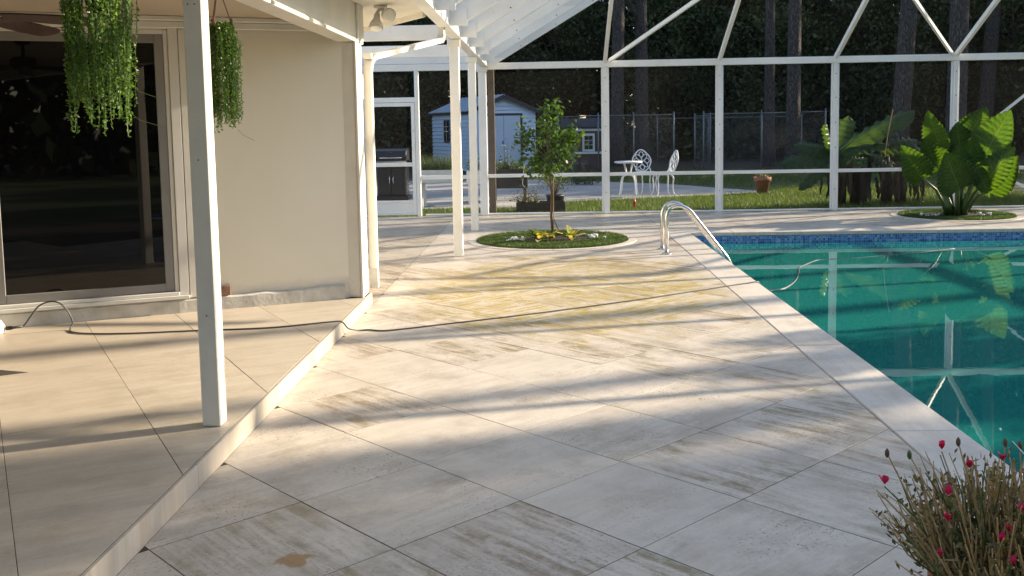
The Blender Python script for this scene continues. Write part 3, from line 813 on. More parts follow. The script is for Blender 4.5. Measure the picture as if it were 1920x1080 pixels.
# screen door at the left and the bay beside it
part(MB().box(-2.065, -2.000, WY - 0.05, WY + 0.05, 0.0, TOP - 0.052), 'post')
part(MB().box(-2.97, -2.905, WY - 0.05, WY + 0.05, 0.0, TOP - 0.052), 'post')
part(MB().box(-2.904, -2.066, WY - 0.03, WY + 0.03, 1.865, 1.945), 'door_header')
part(MB().poly([(-2.904, WY, 1.946), (-2.066, WY, 1.946), (-2.066, WY, TOP - .052), (-2.904, WY, TOP - .052)]), 'screen_panel', 'screen', 0)
part(MB().box(-1.999, -1.03, WY - 0.025, WY + 0.025, 0.60, 0.665), 'chair_rail', bevel=0.003)
part(MB().poly([(-1.999, WY, 0.031), (-1.03, WY, 0.031), (-1.03, WY, 0.599), (-1.999, WY, 0.599)]), 'screen_panel', 'screen', 0)
part(MB().poly([(-1.999, WY, 0.666), (-1.03, WY, 0.666), (-1.03, WY, TOP - .052), (-1.999, WY, TOP - .052)]), 'screen_panel', 'screen', 0)
dr2 = part(MB().box(-2.900, -2.845, WY - 0.035, WY + 0.01, 0.02, 1.86), 'screen_door')
part(MB().box(-2.130, -2.072, WY - 0.035, WY + 0.01, 0.02, 1.86), 'door_stile', parent=dr2)
for z0, z1 in ((1.80, 1.86), (0.82, 0.885), (0.02, 0.07), (0.225, 0.26)):
    part(MB().box(-2.844, -2.131, WY - 0.03, WY + 0.005, z0, z1), 'door_rail', parent=dr2, bevel=0.003)
part(MB().box(-2.844, -2.131, WY - 0.02, WY - 0.012, 0.071, 0.224), 'kick_panel', parent=dr2, bevel=0)
for z0, z1 in ((0.261, 0.819), (0.886, 1.799)):
    part(MB().poly([(-2.844, WY - 0.01, z0), (-2.131, WY - 0.01, z0), (-2.131, WY - 0.01, z1), (-2.844, WY - 0.01, z1)]), 'screen_panel', 'screen', 0, dr2)
part(MB().box(-2.125, -2.09, WY - 0.06, WY - 0.036, 1.39, 1.42), 'handle', 'vinyl', 0.003, dr2)
for x0, x1 in ((-6.0, -2.97),):
    part(MB().poly([(x0, WY, 0.03), (x1, WY, 0.03), (x1, WY, TOP - .052), (x0, WY, TOP - .052)]), 'screen_panel', 'screen', 0)
# gutter beam along the house side, flat beams back to the house
part(MB().box(-0.985, -0.87, -1.5, WY + 0.06, TOP, TOP + 0.02).box(-0.985, -0.975, -1.5, WY + 0.06, TOP + 0.021, TOP + 0.16).box(-0.88, -0.868, -1.5, WY + 0.06, TOP + 0.021, TOP + 0.20), 'gutter', bevel=0.002)
for y in (10.90, 13.55):
    part(MB().box(-4.2, -0.99, y - 0.025, y + 0.025, TOP, TOP + 0.165), 'flat_beam')
part(MB().box(-6.0, -0.99, WY - 0.06, WY - 0.055 + 0.004, TOP + 0.06, TOP + 0.25), 'flat_beam', bevel=0)
# rafters rising from the gutter
SL = 0.59; sn = math.atan(SL)
XR = 1.90; ZR = TOP + 0.06 + SL * (XR + 0.87)
for k in range(13):
    y = 15.80 - 1.27 * k
    a = Vector((-0.862, y, TOP + 0.15)); b_ = Vector((XR, y, TOP + 0.15 + SL * (XR + 0.862)))
    rfm = part(MB().bar(a, b_, 0.045, 0.34), 'rafter', bevel=0.004)
    part(MB().prism([(-0.865, y - 0.032), (-0.70, y - 0.032), (-0.70, y - 0.0235), (-0.865, y - 0.0235)], TOP + 0.0, TOP + 0.17), 'bracket', parent=rfm, bevel=0.001)
    dv = (b_ - a).normalized(); up_ = Vector((-dv.z, 0, dv.x))
    for t in (0.1, 0.55, 1.2, 1.9, 2.6):
        c_ = a + dv * t - up_ * 0.135
        part(MB().tube([c_ + Vector((0, -0.026, 0)), c_ + Vector((0, -0.0225, 0))], 0.008, 8), 'screw', 'dark', 0, rfm)
    fb = part(MB().bar((XR, y, ZR), (7.6, y, ZR), 0.05, 0.10), 'roof_beam', bevel=0.004) if k % 2 == 0 and k > 1 else None
# far hip members leaning back from the top beam, with diagonals
FZ = lambda y: TOP + 0.05 + 0.5 * (WY - y)
YT = 13.1
for x in POSTS:
    part(MB().bar((x, WY, TOP + 0.03), (x, YT, FZ(YT)), 0.055, 0.075), 'hip_member', bevel=0.004)
for (xa, xb) in ((1.10, 2.80), (6.55, 4.79), (8.40, 6.69)):
    part(MB().bar((xa, WY - 0.04, TOP + 0.05), (xb, 13.7, FZ(13.7)), 0.04, 0.06), 'diagonal_brace', bevel=0.003)
part(MB().bar((1.2, YT, FZ(YT)), (10.3, YT, FZ(YT)), 0.06, 0.08), 'purlin', bevel=0.003)
part(MB().poly([(-0.9, WY - 0.01, TOP + 0.07), (10.3, WY - 0.01, TOP + 0.07), (10.3, YT, FZ(YT) + 0.045), (1.2, YT, FZ(YT) + 0.045)]), 'screen_panel', 'roof_screen', 0)
part(MB().poly([(-0.85, -1.5, TOP + 0.22), (-0.85, WY, TOP + 0.22), (XR, WY, ZR + 0.14), (XR, -1.5, ZR + 0.14)]), 'screen_panel', 'roof_screen', 0)
# right hand side wall, out of the picture but it shades and shows in the water
for k in range(10):
    y = WY - 1.85 * k
    if k: part(MB().box(10.26, 10.34, y - 0.03, y + 0.03, 0.0, TOP - 0.052), 'post')
    part(MB().bar((10.3, y, TOP + 0.03), (7.6, y, ZR), 0.05, 0.08), 'hip_member', bevel=0) if k > 1 else None
part(MB().box(10.25, 10.35, -1.5, WY - 0.06, TOP - 0.05, TOP + 0.05), 'top_beam')
part(MB().box(10.27, 10.33, -1.5, WY - 0.06, 0.615, 0.67), 'chair_rail', bevel=0)
part(MB().poly([(10.3, -1.5, 0.02), (10.3, WY, 0.02), (10.3, WY, TOP), (10.3, -1.5, TOP)]), 'screen_panel', 'roof_screen', 0)

# ================================================================ PLANT HELPERS
def blade(base, dirv, nrm, L, W, prof, droop=0.0, fold=0.0, ripple=0.0, nrip=9, scal=0.0, nu=14, nv=6, mb=None, twist=0.0):
    """a big leaf: grid along the midrib (u) and across it (v), with real thickness added later"""
    mb = mb or MB()
    if mb.UV is None: mb.UV = []
    d = Vector(dirv).normalized(); n = Vector(nrm); n = (n - d * n.dot(d)).normalized()
    side = d.cross(n).normalized()
    p = Vector(base); V = []; UV = []
    st = L / nu
    for i in range(nu + 1):
        u = i / nu
        wv = W * 0.5 * prof(u)
        for j in range(nv + 1):
            v = -1 + 2 * j / nv
            w_ = wv * (1 + (scal * math.sin(2 * math.pi * nrip * u) if abs(v) > 0.9 else 0))
            bump = ripple * math.sin(2 * math.pi * (nrip * u - 0.9 * abs(v))) * abs(v) * min(1, prof(u) * 1.5)
            V.append(p + side * (v * w_) * math.cos(fold) + n * (abs(v) * w_ * math.sin(fold) + bump))
            UV.append((u, 0.5 + v * 0.5))
        ax = side
        d = (Quaternion(ax, droop / nu) @ d) if droop else d
        n = side.cross(d).normalized() * (1 if side.cross(d).dot(n) > 0 else -1)
        if twist:
            side = Quaternion(d, twist / nu) @ side; n = Quaternion(d, twist / nu) @ n
        p = p + d * st
    F = [(i * (nv + 1) + j, i * (nv + 1) + j + 1, (i + 1) * (nv + 1) + j + 1, (i + 1) * (nv + 1) + j) for i in range(nu) for j in range(nv)]
    mb.add(V, F)
    mb.UV += UV
    return mb
ovate = lambda u: max(0.02, math.sin(math.pi * min(1, u ** 0.62)) ** 0.75) if u < 1 else 0.02
heart = lambda u: max(0.02, (math.sin(math.pi * min(1.0, (u * 0.92 + 0.08) ** 0.66)) ** 0.80))
lance = lambda u: max(0.03, math.sin(math.pi * u ** 0.8) ** 0.8) if 0 < u < 1 else 0.05
bana = lambda u: max(0.05, min(1.0, (u / 0.12) ** 0.6 if u < 0.12 else 1.0) * (1.0 if u < 0.75 else max(0.05, math.cos((u - 0.75) / 0.25 * math.pi / 2) ** 0.6)))

def leafpart(name, P, L, W, rng, mat, parent, bias=None, tilt=1.0):
    V, Q = leaves(np.asarray(P), L, W, rng, bias, tilt)
    return link(name, npmesh(name, V, Q, mat, off(parent)), parent)

# ---------------------------------------------------------------- pines
trunk_meshes = []
def pine(x, y, r, h, label, lean=(0, 0), seed=0, crown=True, group='pine trunks behind the pool', wob=0.10, fork=None):
    rng = random.Random(seed)
    t = thing('pine_tree', (x, y, GZ), label, 'tree', group)
    pth, rad = [], []
    n = 16
    px_, py_ = 0.0, 0.0
    for i in range(n + 1):
        f = i / n
        z = GZ - 0.1 + h * f
        px_ += rng.uniform(-1, 1) * wob * 0.35; py_ += rng.uniform(-1, 1) * wob * 0.35
        pth.append((x + lean[0] * f + px_ * f, y + lean[1] * f + py_ * f, z))
        rad.append(r * (1.22 if i == 0 else 1.0) * (1 - 0.62 * f))
    MB().tube(pth, rad, 14).build('trunk', 'bark', t, smooth=True)
    if fork:
        MB().tube(fork, [0.13, 0.11, 0.09, 0.06], 10).build('branch', 'bark', t, smooth=True)
    if crown:
        nr = np.random.default_rng(seed + 100)
        P = []
        top = np.array(pth[-1])
        for k in range(26):
            z = h * nr.uniform(0.55, 1.0)
            f = z / h
            c0 = np.array((x + lean[0] * f, y + lean[1] * f, z))
            a = nr.uniform(0, 6.28); Lb = (1.25 - f) * h * 0.28 + 0.8
            tip = c0 + np.array((math.cos(a) * Lb, math.sin(a) * Lb, nr.uniform(-0.3, 0.9)))
            for q_ in range(4):
                cc = c0 + (tip - c0) * nr.uniform(0.45, 1.05)
                P.append(cc + nr.normal(size=(45, 3)) * (0.42, 0.42, 0.28))
        leafpart('crown', np.concatenate(P), 0.34, 0.07, nr, 'leaf_pine', t)
    return t
pine(2.63, 34.8, 0.25, 22, 'thick straight pine trunk behind the bistro table, left of the forked one', (0.5, 0), 1)
pine(3.62, 35.4, 0.25, 20, 'pine trunk with a side branch, directly behind the white iron chairs', (-0.1, 0), 2,
     fork=[(3.66, 35.4, 4.75), (3.42, 35.3, 5.35), (3.05, 35.2, 5.9), (2.6, 35.0, 6.6)])
pine(7.62, 33.0, 0.19, 20, 'thinner pine trunk just left of the two close trunks by the wire pen', (0.1, 0), 3)
pine(7.72, 30.3, 0.225, 21, 'sunlit edged pine trunk in front of the wire pen corner', (0.15, 0), 4)
pine(10.15, 28.2, 0.27, 22, 'leaning pine trunk rising behind the banana leaves', (1.2, 0), 5)
pine(11.35, 27.2, 0.28, 22, 'thick pine trunk behind the tall post beside the elephant ear plant', (0.3, 0), 6)
pine(16.9, 38.0, 0.30, 22, 'dim slanting pine trunk at the far right behind the mesh', (1.2, 0), 7)
pine(-0.3, 46.0, 0.20, 22, 'slim pine trunk rising behind the shed roof', (-0.5, 0), 8)

# sun side trees beyond the right hand screen wall (they throw the long bands of shade)
def sc_pos(s, c):
    return (s * math.cos(AZ) - c * math.sin(AZ), s * math.sin(AZ) + c * math.cos(AZ))
for i, (s, c, r) in enumerate(((27, 4.86, 0.17), (30, 6.62, 0.20), (25, 8.32, 0.12), (28, 10.15, 0.09), (27, 12.7, 0.18), (30, 13.5, 0.20), (26, 14.3, 0.10), (24, 11.5, 0.07), (29, 4.15, 0.14), (29, 0.2, 0.25), (27, -2.4, 0.22))):
    x, y = sc_pos(s, c)
    names = ('first', 'second', 'third', 'fourth', 'fifth', 'sixth', 'seventh', 'eighth', 'ninth', 'tenth', 'eleventh')
    pine(x, y, r, 19 + (i * 7 % 5), f'tall pine beyond the right screen wall, {names[i]} by planting order', (0, 0), 20 + i, False, 'pines beyond the right screen wall', 0.05)

# broadleaf trees: one crown mesh, placed several times beyond the right screen wall
def crown_points(rng, n_clump, per, rad, spread):
    P = []
    for k in range(n_clump):
        d = rng.normal(size=3); d /= np.linalg.norm(d)
        c = d * rng.uniform(0.35, 1.0) ** 0.6 * np.array(rad)
        P.append(c + rng.normal(size=(per, 3)) * spread * rng.uniform(0.6, 1.2))
    return np.concatenate(P)
_nr = np.random.default_rng(11)
CROWN = []
for k in range(2):
    V, Q = leaves(crown_points(_nr, 48, 95, (2.6, 2.6, 2.6), 0.30), 0.24, 0.15, _nr)
    CROWN.append(npmesh('crown', V, Q, 'leaf_wood'))
def broadleaf(x, y, zc, sc, k, label, group='leafy trees beyond the right screen wall'):
    t = thing('broadleaf_tree', (x, y, GZ), label, 'tree', group)
    MB().tube([(x, y, GZ - 0.1), (x + 0.1, y, zc * 0.5), (x - 0.05, y + 0.1, zc), (x, y, zc + 1.6 * sc[2])], [0.2, 0.15, 0.11, 0.03], 10).build('trunk', 'bark', t, smooth=True)
    for a in range(6):
        an = a * 1.05 + k
        MB().tube([(x, y, zc * 0.75), (x + math.cos(an) * sc[0], y + math.sin(an) * sc[1], zc), (x + math.cos(an) * sc[0] * 1.9, y + math.sin(an) * sc[1] * 1.9, zc + 0.8)], [0.07, 0.045, 0.015], 6).build('limb', 'bark', t)
    o = link('crown', CROWN[k % 2], t)
    o.location = (0, 0, zc - GZ); o.scale = sc; o.rotation_euler = (0, 0, k * 1.3)
for i, (s, c, zc, sc, where) in enumerate((  # small, tiny and banana-side crowns are unseen, added to cast shade
        (21, 2.0, 7.6, (0.84, 0.82, 0.95), 'level with the flower pot'),
        (24, 3.0, 8.3, (0.36, 0.36, 0.5), 'small crowned one added for shade on the near deck'),
        (20, -4.6, 7.0, (1.1, 1.1, 1.1), 'level with the near porch'),
        (26, -10.0, 8.0, (1.4, 1.4, 1.4), 'farthest towards the viewer'),
        (22, 13.3, 3.3, (0.5, 0.5, 0.5), 'low one added to shade the lawn by the banana clump'),
        (25, 13.2, 8.6, (0.34, 0.30, 0.9), 'slim one level with the far deck'),
        (14.5, 4.7, 3.25, (0.45, 0.38, 0.40), 'low one close to the screen wall'),
        (33, 21.5, 8.0, (1.3, 1.3, 1.3), 'one that shades the back lawn'),
        (23, 3.95, 9.0, (0.30, 0.27, 0.34), 'tiny crowned one added for shade on the porch by the step'),
        (40, 31.5, 8, (1.3, 1.3, 1.4), 'big one at the wood edge'),
        (44, 36.0, 9, (2.0, 2.0, 2.0), 'biggest one deep in the wood'))):
    x, y = sc_pos(s, c)
    broadleaf(x, y, zc, sc, i, f'leafy tree beyond the right screen wall, {where}')

# ---------------------------------------------------------------- the wood behind: undergrowth that reads as one mass
def wood(name, n, xr, yr, zr, L, W, seed, mat, clump=0.9, per=40, label=None):
    rng = np.random.default_rng(seed)
    k = n // per
    c = np.stack([rng.uniform(*xr, k), rng.uniform(*yr, k), zr[0] + (zr[1] - zr[0]) * rng.uniform(0, 1, k) ** 1.15], 1)
    P = (c[:, None, :] + rng.normal(size=(k, per, 3)) * clump * rng.uniform(0.5, 1.2, (k, 1, 1))).reshape(-1, 3)
    P = P[P[:, 2] > GZ]
    V, Q = leaves(P, L, W, rng)
    return tag(link(name, npmesh(name, V, Q, mat)), label, None, None, 'stuff')
V, Q = leaves(crown_points(_nr, 95, 95, (2.6, 2.6, 3.0), 0.36), 0.20, 0.12, _nr)
CROWN3 = npmesh('crown', V, Q, 'leaf_wood')
UT = ((-6.4, 40, 4.2, 1.15, 'left of the shed'), (-3.4, 43, 6.6, 1.2, 'straight behind the shed roof'), (0.6, 41.5, 5.2, 1.0, 'between the shed and the big pines'), (2.3, 45, 8.6, 1.3, 'high behind the two big pines'), (5.6, 41, 4.4, 1.05, 'behind the open gate gap'),
      (6.6, 44, 8.0, 1.2, 'high left of the close pine pair'), (9.2, 39.5, 3.6, 1.1, 'low right of the close pine pair'), (10.9, 42, 7.2, 1.15, 'high behind the leaning pine'), (13.3, 39, 3.8, 1.15, 'low behind the banana clump'), (15.8, 42.5, 7.4, 1.3, 'high behind the elephant ear plant'), (18.9, 40, 4.6, 1.25, 'low at the far right edge'))
for i, (x, y, zc, k, where) in enumerate(UT):
    t = thing('understory_tree', (x, y, GZ), f'dim leafy tree of the wood, {where}', 'tree', 'leafy trees at the wood edge')
    tk = MB().tube([(x, y, GZ - 0.1), (x + 0.15, y, zc * 0.55), (x - 0.1, y, zc + 1.5 * k)], [0.11, 0.085, 0.03], 8).build('trunk', 'bark', t, smooth=True)
    for a in range(5):
        an = a * 1.26 + i
        MB().tube([(x + 0.1, y, zc * 0.6), (x + math.cos(an) * k, y + math.sin(an) * k, zc - 0.3), (x + math.cos(an) * k * 2.1, y + math.sin(an) * k * 2.1, zc + 0.7)], [0.045, 0.03, 0.01], 5).build('limb', 'bark', tk)
    o = link('crown', CROWN3, t)
    o.location = (0, 0, zc - GZ); o.scale = (k, k * 0.9, k); o.rotation_euler = (0, 0, i * 1.7)
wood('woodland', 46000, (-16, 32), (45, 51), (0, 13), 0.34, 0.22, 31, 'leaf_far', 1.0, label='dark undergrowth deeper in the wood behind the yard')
wood('woodland', 9000, (-14, 26), (38, 44), (0, 1.1), 0.30, 0.16, 38, 'leaf_wood', 0.5, label='low shrubs along the edge of the wood')
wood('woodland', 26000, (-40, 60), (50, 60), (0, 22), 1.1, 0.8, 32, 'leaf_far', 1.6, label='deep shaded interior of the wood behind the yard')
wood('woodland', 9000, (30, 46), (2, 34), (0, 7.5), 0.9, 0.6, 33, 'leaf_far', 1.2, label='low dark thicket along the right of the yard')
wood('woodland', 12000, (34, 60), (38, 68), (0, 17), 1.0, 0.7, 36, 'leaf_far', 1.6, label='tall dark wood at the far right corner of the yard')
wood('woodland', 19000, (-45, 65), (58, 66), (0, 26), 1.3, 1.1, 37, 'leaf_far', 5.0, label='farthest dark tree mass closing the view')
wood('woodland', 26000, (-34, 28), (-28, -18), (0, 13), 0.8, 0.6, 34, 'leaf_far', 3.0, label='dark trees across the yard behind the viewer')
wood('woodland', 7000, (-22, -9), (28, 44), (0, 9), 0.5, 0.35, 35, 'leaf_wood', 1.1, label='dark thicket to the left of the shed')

# ---------------------------------------------------------------- lawn blades
def grassfield(name, n, inside, box, h, w, seed, mat, parent=None, z=GZ, lean=0.45):
    rng = np.random.default_rng(seed)
    x = rng.uniform(box[0], box[1], n); y = rng.uniform(box[2], box[3], n)
    m = inside(x, y)
    x, y = x[m], y[m]; n = len(x)
    hh = h * rng.uniform(0.45, 1.25, n); a = rng.uniform(0, 6.283, n)
    dx, dy = np.cos(a) * w / 2, np.sin(a) * w / 2
    lx, ly = rng.normal(size=n) * hh * lean, rng.normal(size=n) * hh * lean
    V = np.empty((n, 3, 3))
    V[:, 0] = np.stack([x - dx, y - dy, np.full(n, z)], 1)
    V[:, 1] = np.stack([x + dx, y + dy, np.full(n, z)], 1)
    V[:, 2] = np.stack([x + lx, y + ly, z + hh], 1)
    o = link(name, npmesh(name, V.reshape(-1, 3), np.arange(n * 3).reshape(n, 3), mat, off(parent)), parent)
    o['kind'] = 'stuff'
    return o
def strip(x, y):
    edge = np.where(x < -0.15, 17.15 + (x + 9) * 0.085, np.where(x < 2.4, 18.8 + (x + 0.19) * 0.367, np.where(x < 4.9, 19.75 + (x - 2.4) * 0.42, 24.0)))
    return y < edge
tag(grassfield('lawn_grass', 60000, strip, (-2.9, 9.5, 15.98, 22.5), 0.085, 0.011, 41, 'grass'), 'sunlit lawn grass outside the screen wall')
tag(grassfield('lawn_grass', 26000, lambda x, y: ~strip(x, y) & (y > 24.3 - (x - 3) * 0.9) & (x > -0.5), (-1, 16, 20, 31), 0.10, 0.02, 42, 'grass'), 'shaded lawn grass beyond the concrete patio')

# ================================================================ PLANTER RINGS ON THE DECK
def ring_bed(cx, cy, r, label, seed):
    t = thing('planter_ring', (cx, cy, 0), label, 'planter bed', 'round turf beds in the deck')
    def annulus(r0, r1, z0, z1, a0, a1, n):
        mb = MB(); V = []; 
        for i in range(n + 1):
            a = a0 + (a1 - a0) * i / n
            for rr, z in ((r0, z0), (r1, z0), (r1, z1), (r0, z1)):
                V.append((cx + rr * math.cos(a), cy + rr * math.sin(a), z))
        F = [(i * 4 + k, i * 4 + (k + 1) % 4, (i + 1) * 4 + (k + 1) % 4, (i + 1) * 4 + k) for i in range(n) for k in range(4)]
        F += [(0, 1, 2, 3), (n * 4 + 3, n * 4 + 2, n * 4 + 1, n * 4)]
        return mb.add(V, F)
    for k in range(8):
        annulus(r, r + 0.10, -0.01, 0.008, k * math.pi / 4 + 0.003, (k + 1) * math.pi / 4 - 0.003, 8).build('kerb_stone', 'coping', t)
    MB().lathe([(0.01, 0.011), (r - 0.002, 0.011), (r - 0.002, -0.005)], (cx, cy, 0), 48).build('soil_bed', 'soil', t)
    nn = int(52000 * r * r)
    grassfield('turf', nn, lambda x, y: ((x - cx) ** 2 + (y - cy) ** 2 < (r - 0.012) ** 2) & (((x - cx) / 0.52) ** 2 + ((y - cy) / 0.42) ** 2 > 1), (cx - r, cx + r, cy - r, cy + r), 0.034, 0.007, seed, 'turf', t, 0.008, 0.35)
    return t
R1C = (0.11, 12.31)
ring1 = ring_bed(R1C[0], R1C[1], 0.97, 'round bed of artificial turf with the young tree, edged in pale stone', 51)
R2C = (6.19, 14.72)
ring2 = ring_bed(R2C[0], R2C[1], 0.82, 'round turf bed holding the elephant ear plant at the far right', 52)

# white pebbles in both beds
rng = random.Random(7)
for (cx, cy, n, spread) in ((-0.37, 12.18, 16, (0.12, 0.06)), (0.62, 12.33, 12, (0.1, 0.06)), (5.75, 14.55, 9, (0.14, 0.05)), (6.55, 14.45, 9, (0.12, 0.05))):
    for i in range(n):
        x, y, r = cx + rng.gauss(0, 1) * spread[0] * .6, cy + rng.gauss(0, 1) * spread[1] * .6, rng.uniform(0.016, 0.032)
        if i == 0:
            where = {-0.37: 'left of the crotons', 0.62: 'right of the crotons', 5.75: 'left of the elephant ear stems', 6.55: 'right of the elephant ear stems'}[cx]
            pt = thing('pebble_heap', (cx, cy, 0.012), f'small heap of white pebbles on the turf {where}', 'pebbles', 'white pebble heaps')
        me_ = MB(); bm = bmesh.new(); bmesh.ops.create_icosphere(bm, subdivisions=1, radius=r)
        for v in bm.verts: v.co += Vector((rng.uniform(-1, 1), rng.uniform(-1, 1), rng.uniform(-1, 1))) * r * 0.18; v.co.z *= 0.75
        me_.add([v.co + Vector((x, y, 0.012 + r * 0.6 + (0.02 if i % 3 == 0 else 0))) for v in bm.verts], [[v.index for v in f.verts] for f in bm.faces]); bm.free()
        me_.build('pebble', 'pebble', pt, smooth=True)

# young tree
sap = thing('young_tree', (R1C[0] + 0.0, R1C[1] + 0.1, 0.01), 'slender young tree with glossy green leaves in the round turf bed', 'tree')
sx, sy = R1C[0], R1C[1] + 0.1
nr = np.random.default_rng(61)
tp = [(sx + 0.012, sy, 0.0), (sx - 0.008, sy, 0.3), (sx + 0.004, sy + 0.01, 0.6), (sx - 0.03, sy, 0.9), (sx - 0.05, sy, 1.3), (sx + 0.02, sy, 1.62)]
MB().tube(tp, [0.019, 0.016, 0.016, 0.015, 0.010, 0.004], 10).build('trunk', 'twig', sap, smooth=True)
MB().tube([(sx + 0.02, sy - 0.01, 0.0), (sx + 0.022, sy, 0.35), (sx + 0.028, sy, 0.78)], [0.007, 0.007, 0.006], 6).build('support_stake', 'stemdry', sap)
MB().tube([(sx + 0.02, sy, 0.27), (sx + 0.06, sy - 0.04, 0.17), (sx + 0.11, sy - 0.08, 0.08), (sx + 0.20, sy - 0.1, 0.03)], [0.006, 0.008, 0.009, 0.012], 6).build('root_shoot', 'twig', sap)
P = []; 
for k in range(46):
    f = nr.uniform(0, 1)
    z = 0.84 + 0.80 * f
    rad = 0.32 * (0.42 + 0.75 * math.sin(math.pi * min(1, f * 0.85 + 0.12))) * (1.0 if f < 0.75 else 0.62)
    a = nr.uniform(0, 6.28); rr = rad * nr.uniform(0.45, 1.0)
    if k == 0: tip = np.array((sx - 0.37, sy - 0.02, 1.26))
    elif k == 1: tip = np.array((sx - 0.33, sy, 1.05))
    elif k == 2: tip = np.array((sx + 0.06, sy, 1.72))
    elif k == 3: tip = np.array((sx - 0.34, sy - 0.05, 1.20))
    else: tip = np.array((sx - 0.02 + rr * math.cos(a), sy + rr * math.sin(a), z))
    b0 = np.array((sx - 0.04, sy, max(0.86, tip[2] - 0.22)))
    if k % 2 == 0 or k < 4:
        MB().tube([b0, (b0 + tip) / 2 + (0, 0, 0.015), tip], [0.006, 0.004, 0.002], 5).build('twig', 'twig', sap)
    P.append(tip + nr.normal(size=(26, 3)) * (0.05, 0.05, 0.055))
leafpart('crown', np.concatenate(P), 0.075, 0.042, nr, 'leaf_sap', sap, (0, 0, -0.15), 1.0)

# crotons at its foot
def croton(cx, cy, label, n, seed, R_):
    rg = random.Random(seed)
    t = thing('croton_plant', (cx, cy, 0.012), label, 'plant', 'croton plants at the foot of the young tree')
    for i in range(n):
        a = 2 * math.pi * i / n + rg.uniform(-0.3, 0.3)
        el = rg.uniform(0.25, 1.25)
        d = Vector((math.cos(a) * math.cos(el), math.sin(a) * math.cos(el), math.sin(el)))
        b0 = Vector((cx, cy, 0.02)) + Vector((d.x, d.y, 0)) * 0.03
        mb = blade(b0 + d * 0.04, d, (0, 0, 1), R_ * rg.uniform(0.7, 1.15), R_ * rg.uniform(0.42, 0.6), ovate, droop=-rg.uniform(0.3, 1.1) if False else rg.uniform(-1.1, -0.3), fold=0.25, ripple=0.008, nrip=4, nu=8, nv=4)
        lf = mb.build('leaf', rg.choice(('croton', 'croton', 'crotonpink', 'banana')), t, smooth=True)
        MB().tube([b0, b0 + d * 0.05], 0.004, 5).build('petiole', 'stemgreen', lf)
croton(-0.06, 12.05, 'pale pink and yellow leaved croton left of the young trunk', 17, 3, 0.18)
croton(0.06, 12.18, 'small yellow croton close in front of the young trunk', 11, 5, 0.14)
croton(0.36, 12.20, 'bright yellow leaved croton right of the young trunk', 14, 4, 0.16)

# ---------------------------------------------------------------- elephant ear plant
alo = thing('elephant_ear_plant', (R2C[0], R2C[1], 0.01), 'elephant ear plant with huge ribbed upright leaves in the far right turf bed', 'plant')
LV = [((5.993, 14.9, 1.067), (5.751, 14.80, 1.60), 0.40, (-0.75, -0.6, 0.2)), ((5.517, 14.4, 0.634), (5.195, 14.25, 1.09), 0.44, (-0.35, -0.85, 0.4)),
      ((6.338, 15.0, 1.05), (6.28, 14.95, 1.43), 0.50, (0.0, -0.95, 0.3)), ((6.559, 15.2, 1.20), (6.81, 15.1, 1.64), 0.46, (-0.5, -0.8, 0.2)),
      ((6.551, 14.6, 0.936), (6.86, 14.5, 1.58), 0.60, (-0.7, -0.7, 0.05)), ((6.476, 14.35, 0.549), (6.77, 14.2, 1.08), 0.48, (-0.8, -0.6, 0.1)),
      ((6.769, 14.75, 0.402), (7.05, 14.6, 0.91), 0.46, (-0.6, -0.75, 0.2)), ((5.985, 14.2, 0.50), (5.72, 14.05, 1.0), 0.60, (-0.15, -0.95, 0.3)),
      ((5.883, 14.7, 0.76), (5.64, 14.6, 1.18), 0.46, (-0.45, -0.8, 0.3)), ((6.29, 14.6, 0.68), (6.33, 14.5, 1.21), 0.52, (0.05, -0.97, 0.15)),
      ((6.34, 14.3, 0.626), (6.42, 14.1, 0.27), 0.26, (-0.7, -0.7, 0.1)), ((6.43, 14.9, 0.545), (6.53, 14.8, 0.94), 0.42, (0.2, -0.95, 0.1)),
      ((6.10, 14.45, 0.62), (6.05, 14.3, 1.10), 0.50, (-0.05, -0.95, 0.2)), ((6.15, 15.05, 0.75), (5.95, 15.1, 1.22), 0.50, (-0.2, -0.9, 0.3))]
rg = random.Random(9)
for i, (b_, t_, wd, nn) in enumerate(LV):
    b_, t_ = Vector(b_), Vector(t_)
    L = (t_ - b_).length * 1.10
    b0 = b_ - (t_ - b_).normalized() * 0.09
    mb = blade(b0, t_ - b_, nn, L, wd * 1.02, heart, droop=rg.uniform(-0.25, 0.15), fold=rg.uniform(0.12, 0.3), ripple=0.028, nrip=11, scal=0.05, nu=40, nv=8)
    lf = mb.build('leaf', 'alocasia', alo, smooth=True)
    foot = Vector((R2C[0] + (b_.x - R2C[0]) * 0.22, R2C[1] + (b_.y - R2C[1]) * 0.25, 0.01))
    mid = foot.lerp(b_, 0.55) + Vector(((foot.x - b_.x) * 0.10, 0, 0.05))
    MB().tube([foot, foot.lerp(mid, 0.5) + Vector((0, 0, 0.01)), mid, b_], [0.034, 0.027, 0.02, 0.010], 8).build('petiole', 'stemgreen', lf, smooth=True)
for i in range(7):
    a = i * 0.9; x, y = R2C[0] + 0.13 * math.cos(a), R2C[1] + 0.11 * math.sin(a)
    MB().tube([(x, y, 0.0), (x * 0.97 + R2C[0] * 0.03, y, 0.16), (x + 0.06 * math.cos(a), y, 0.34)], [0.05, 0.042, 0.022], 8).build('stalk', 'stemgreen', alo, smooth=True)
for i in range(7):
    a = rg.uniform(0, 6.28)
    d = Vector((math.cos(a), math.sin(a) * 0.6 - 0.3, rg.uniform(0.2, 0.8)))
    blade((R2C[0] + 0.2 * math.cos(a), R2C[1] - 0.1, 0.02), d, (0, 0, 1), rg.uniform(0.25, 0.5), 0.05, lance, droop=-0.9, fold=0.2, nu=8, nv=2).build('low_leaf', 'banana' if i % 2 else 'deadleaf', alo, smooth=True)

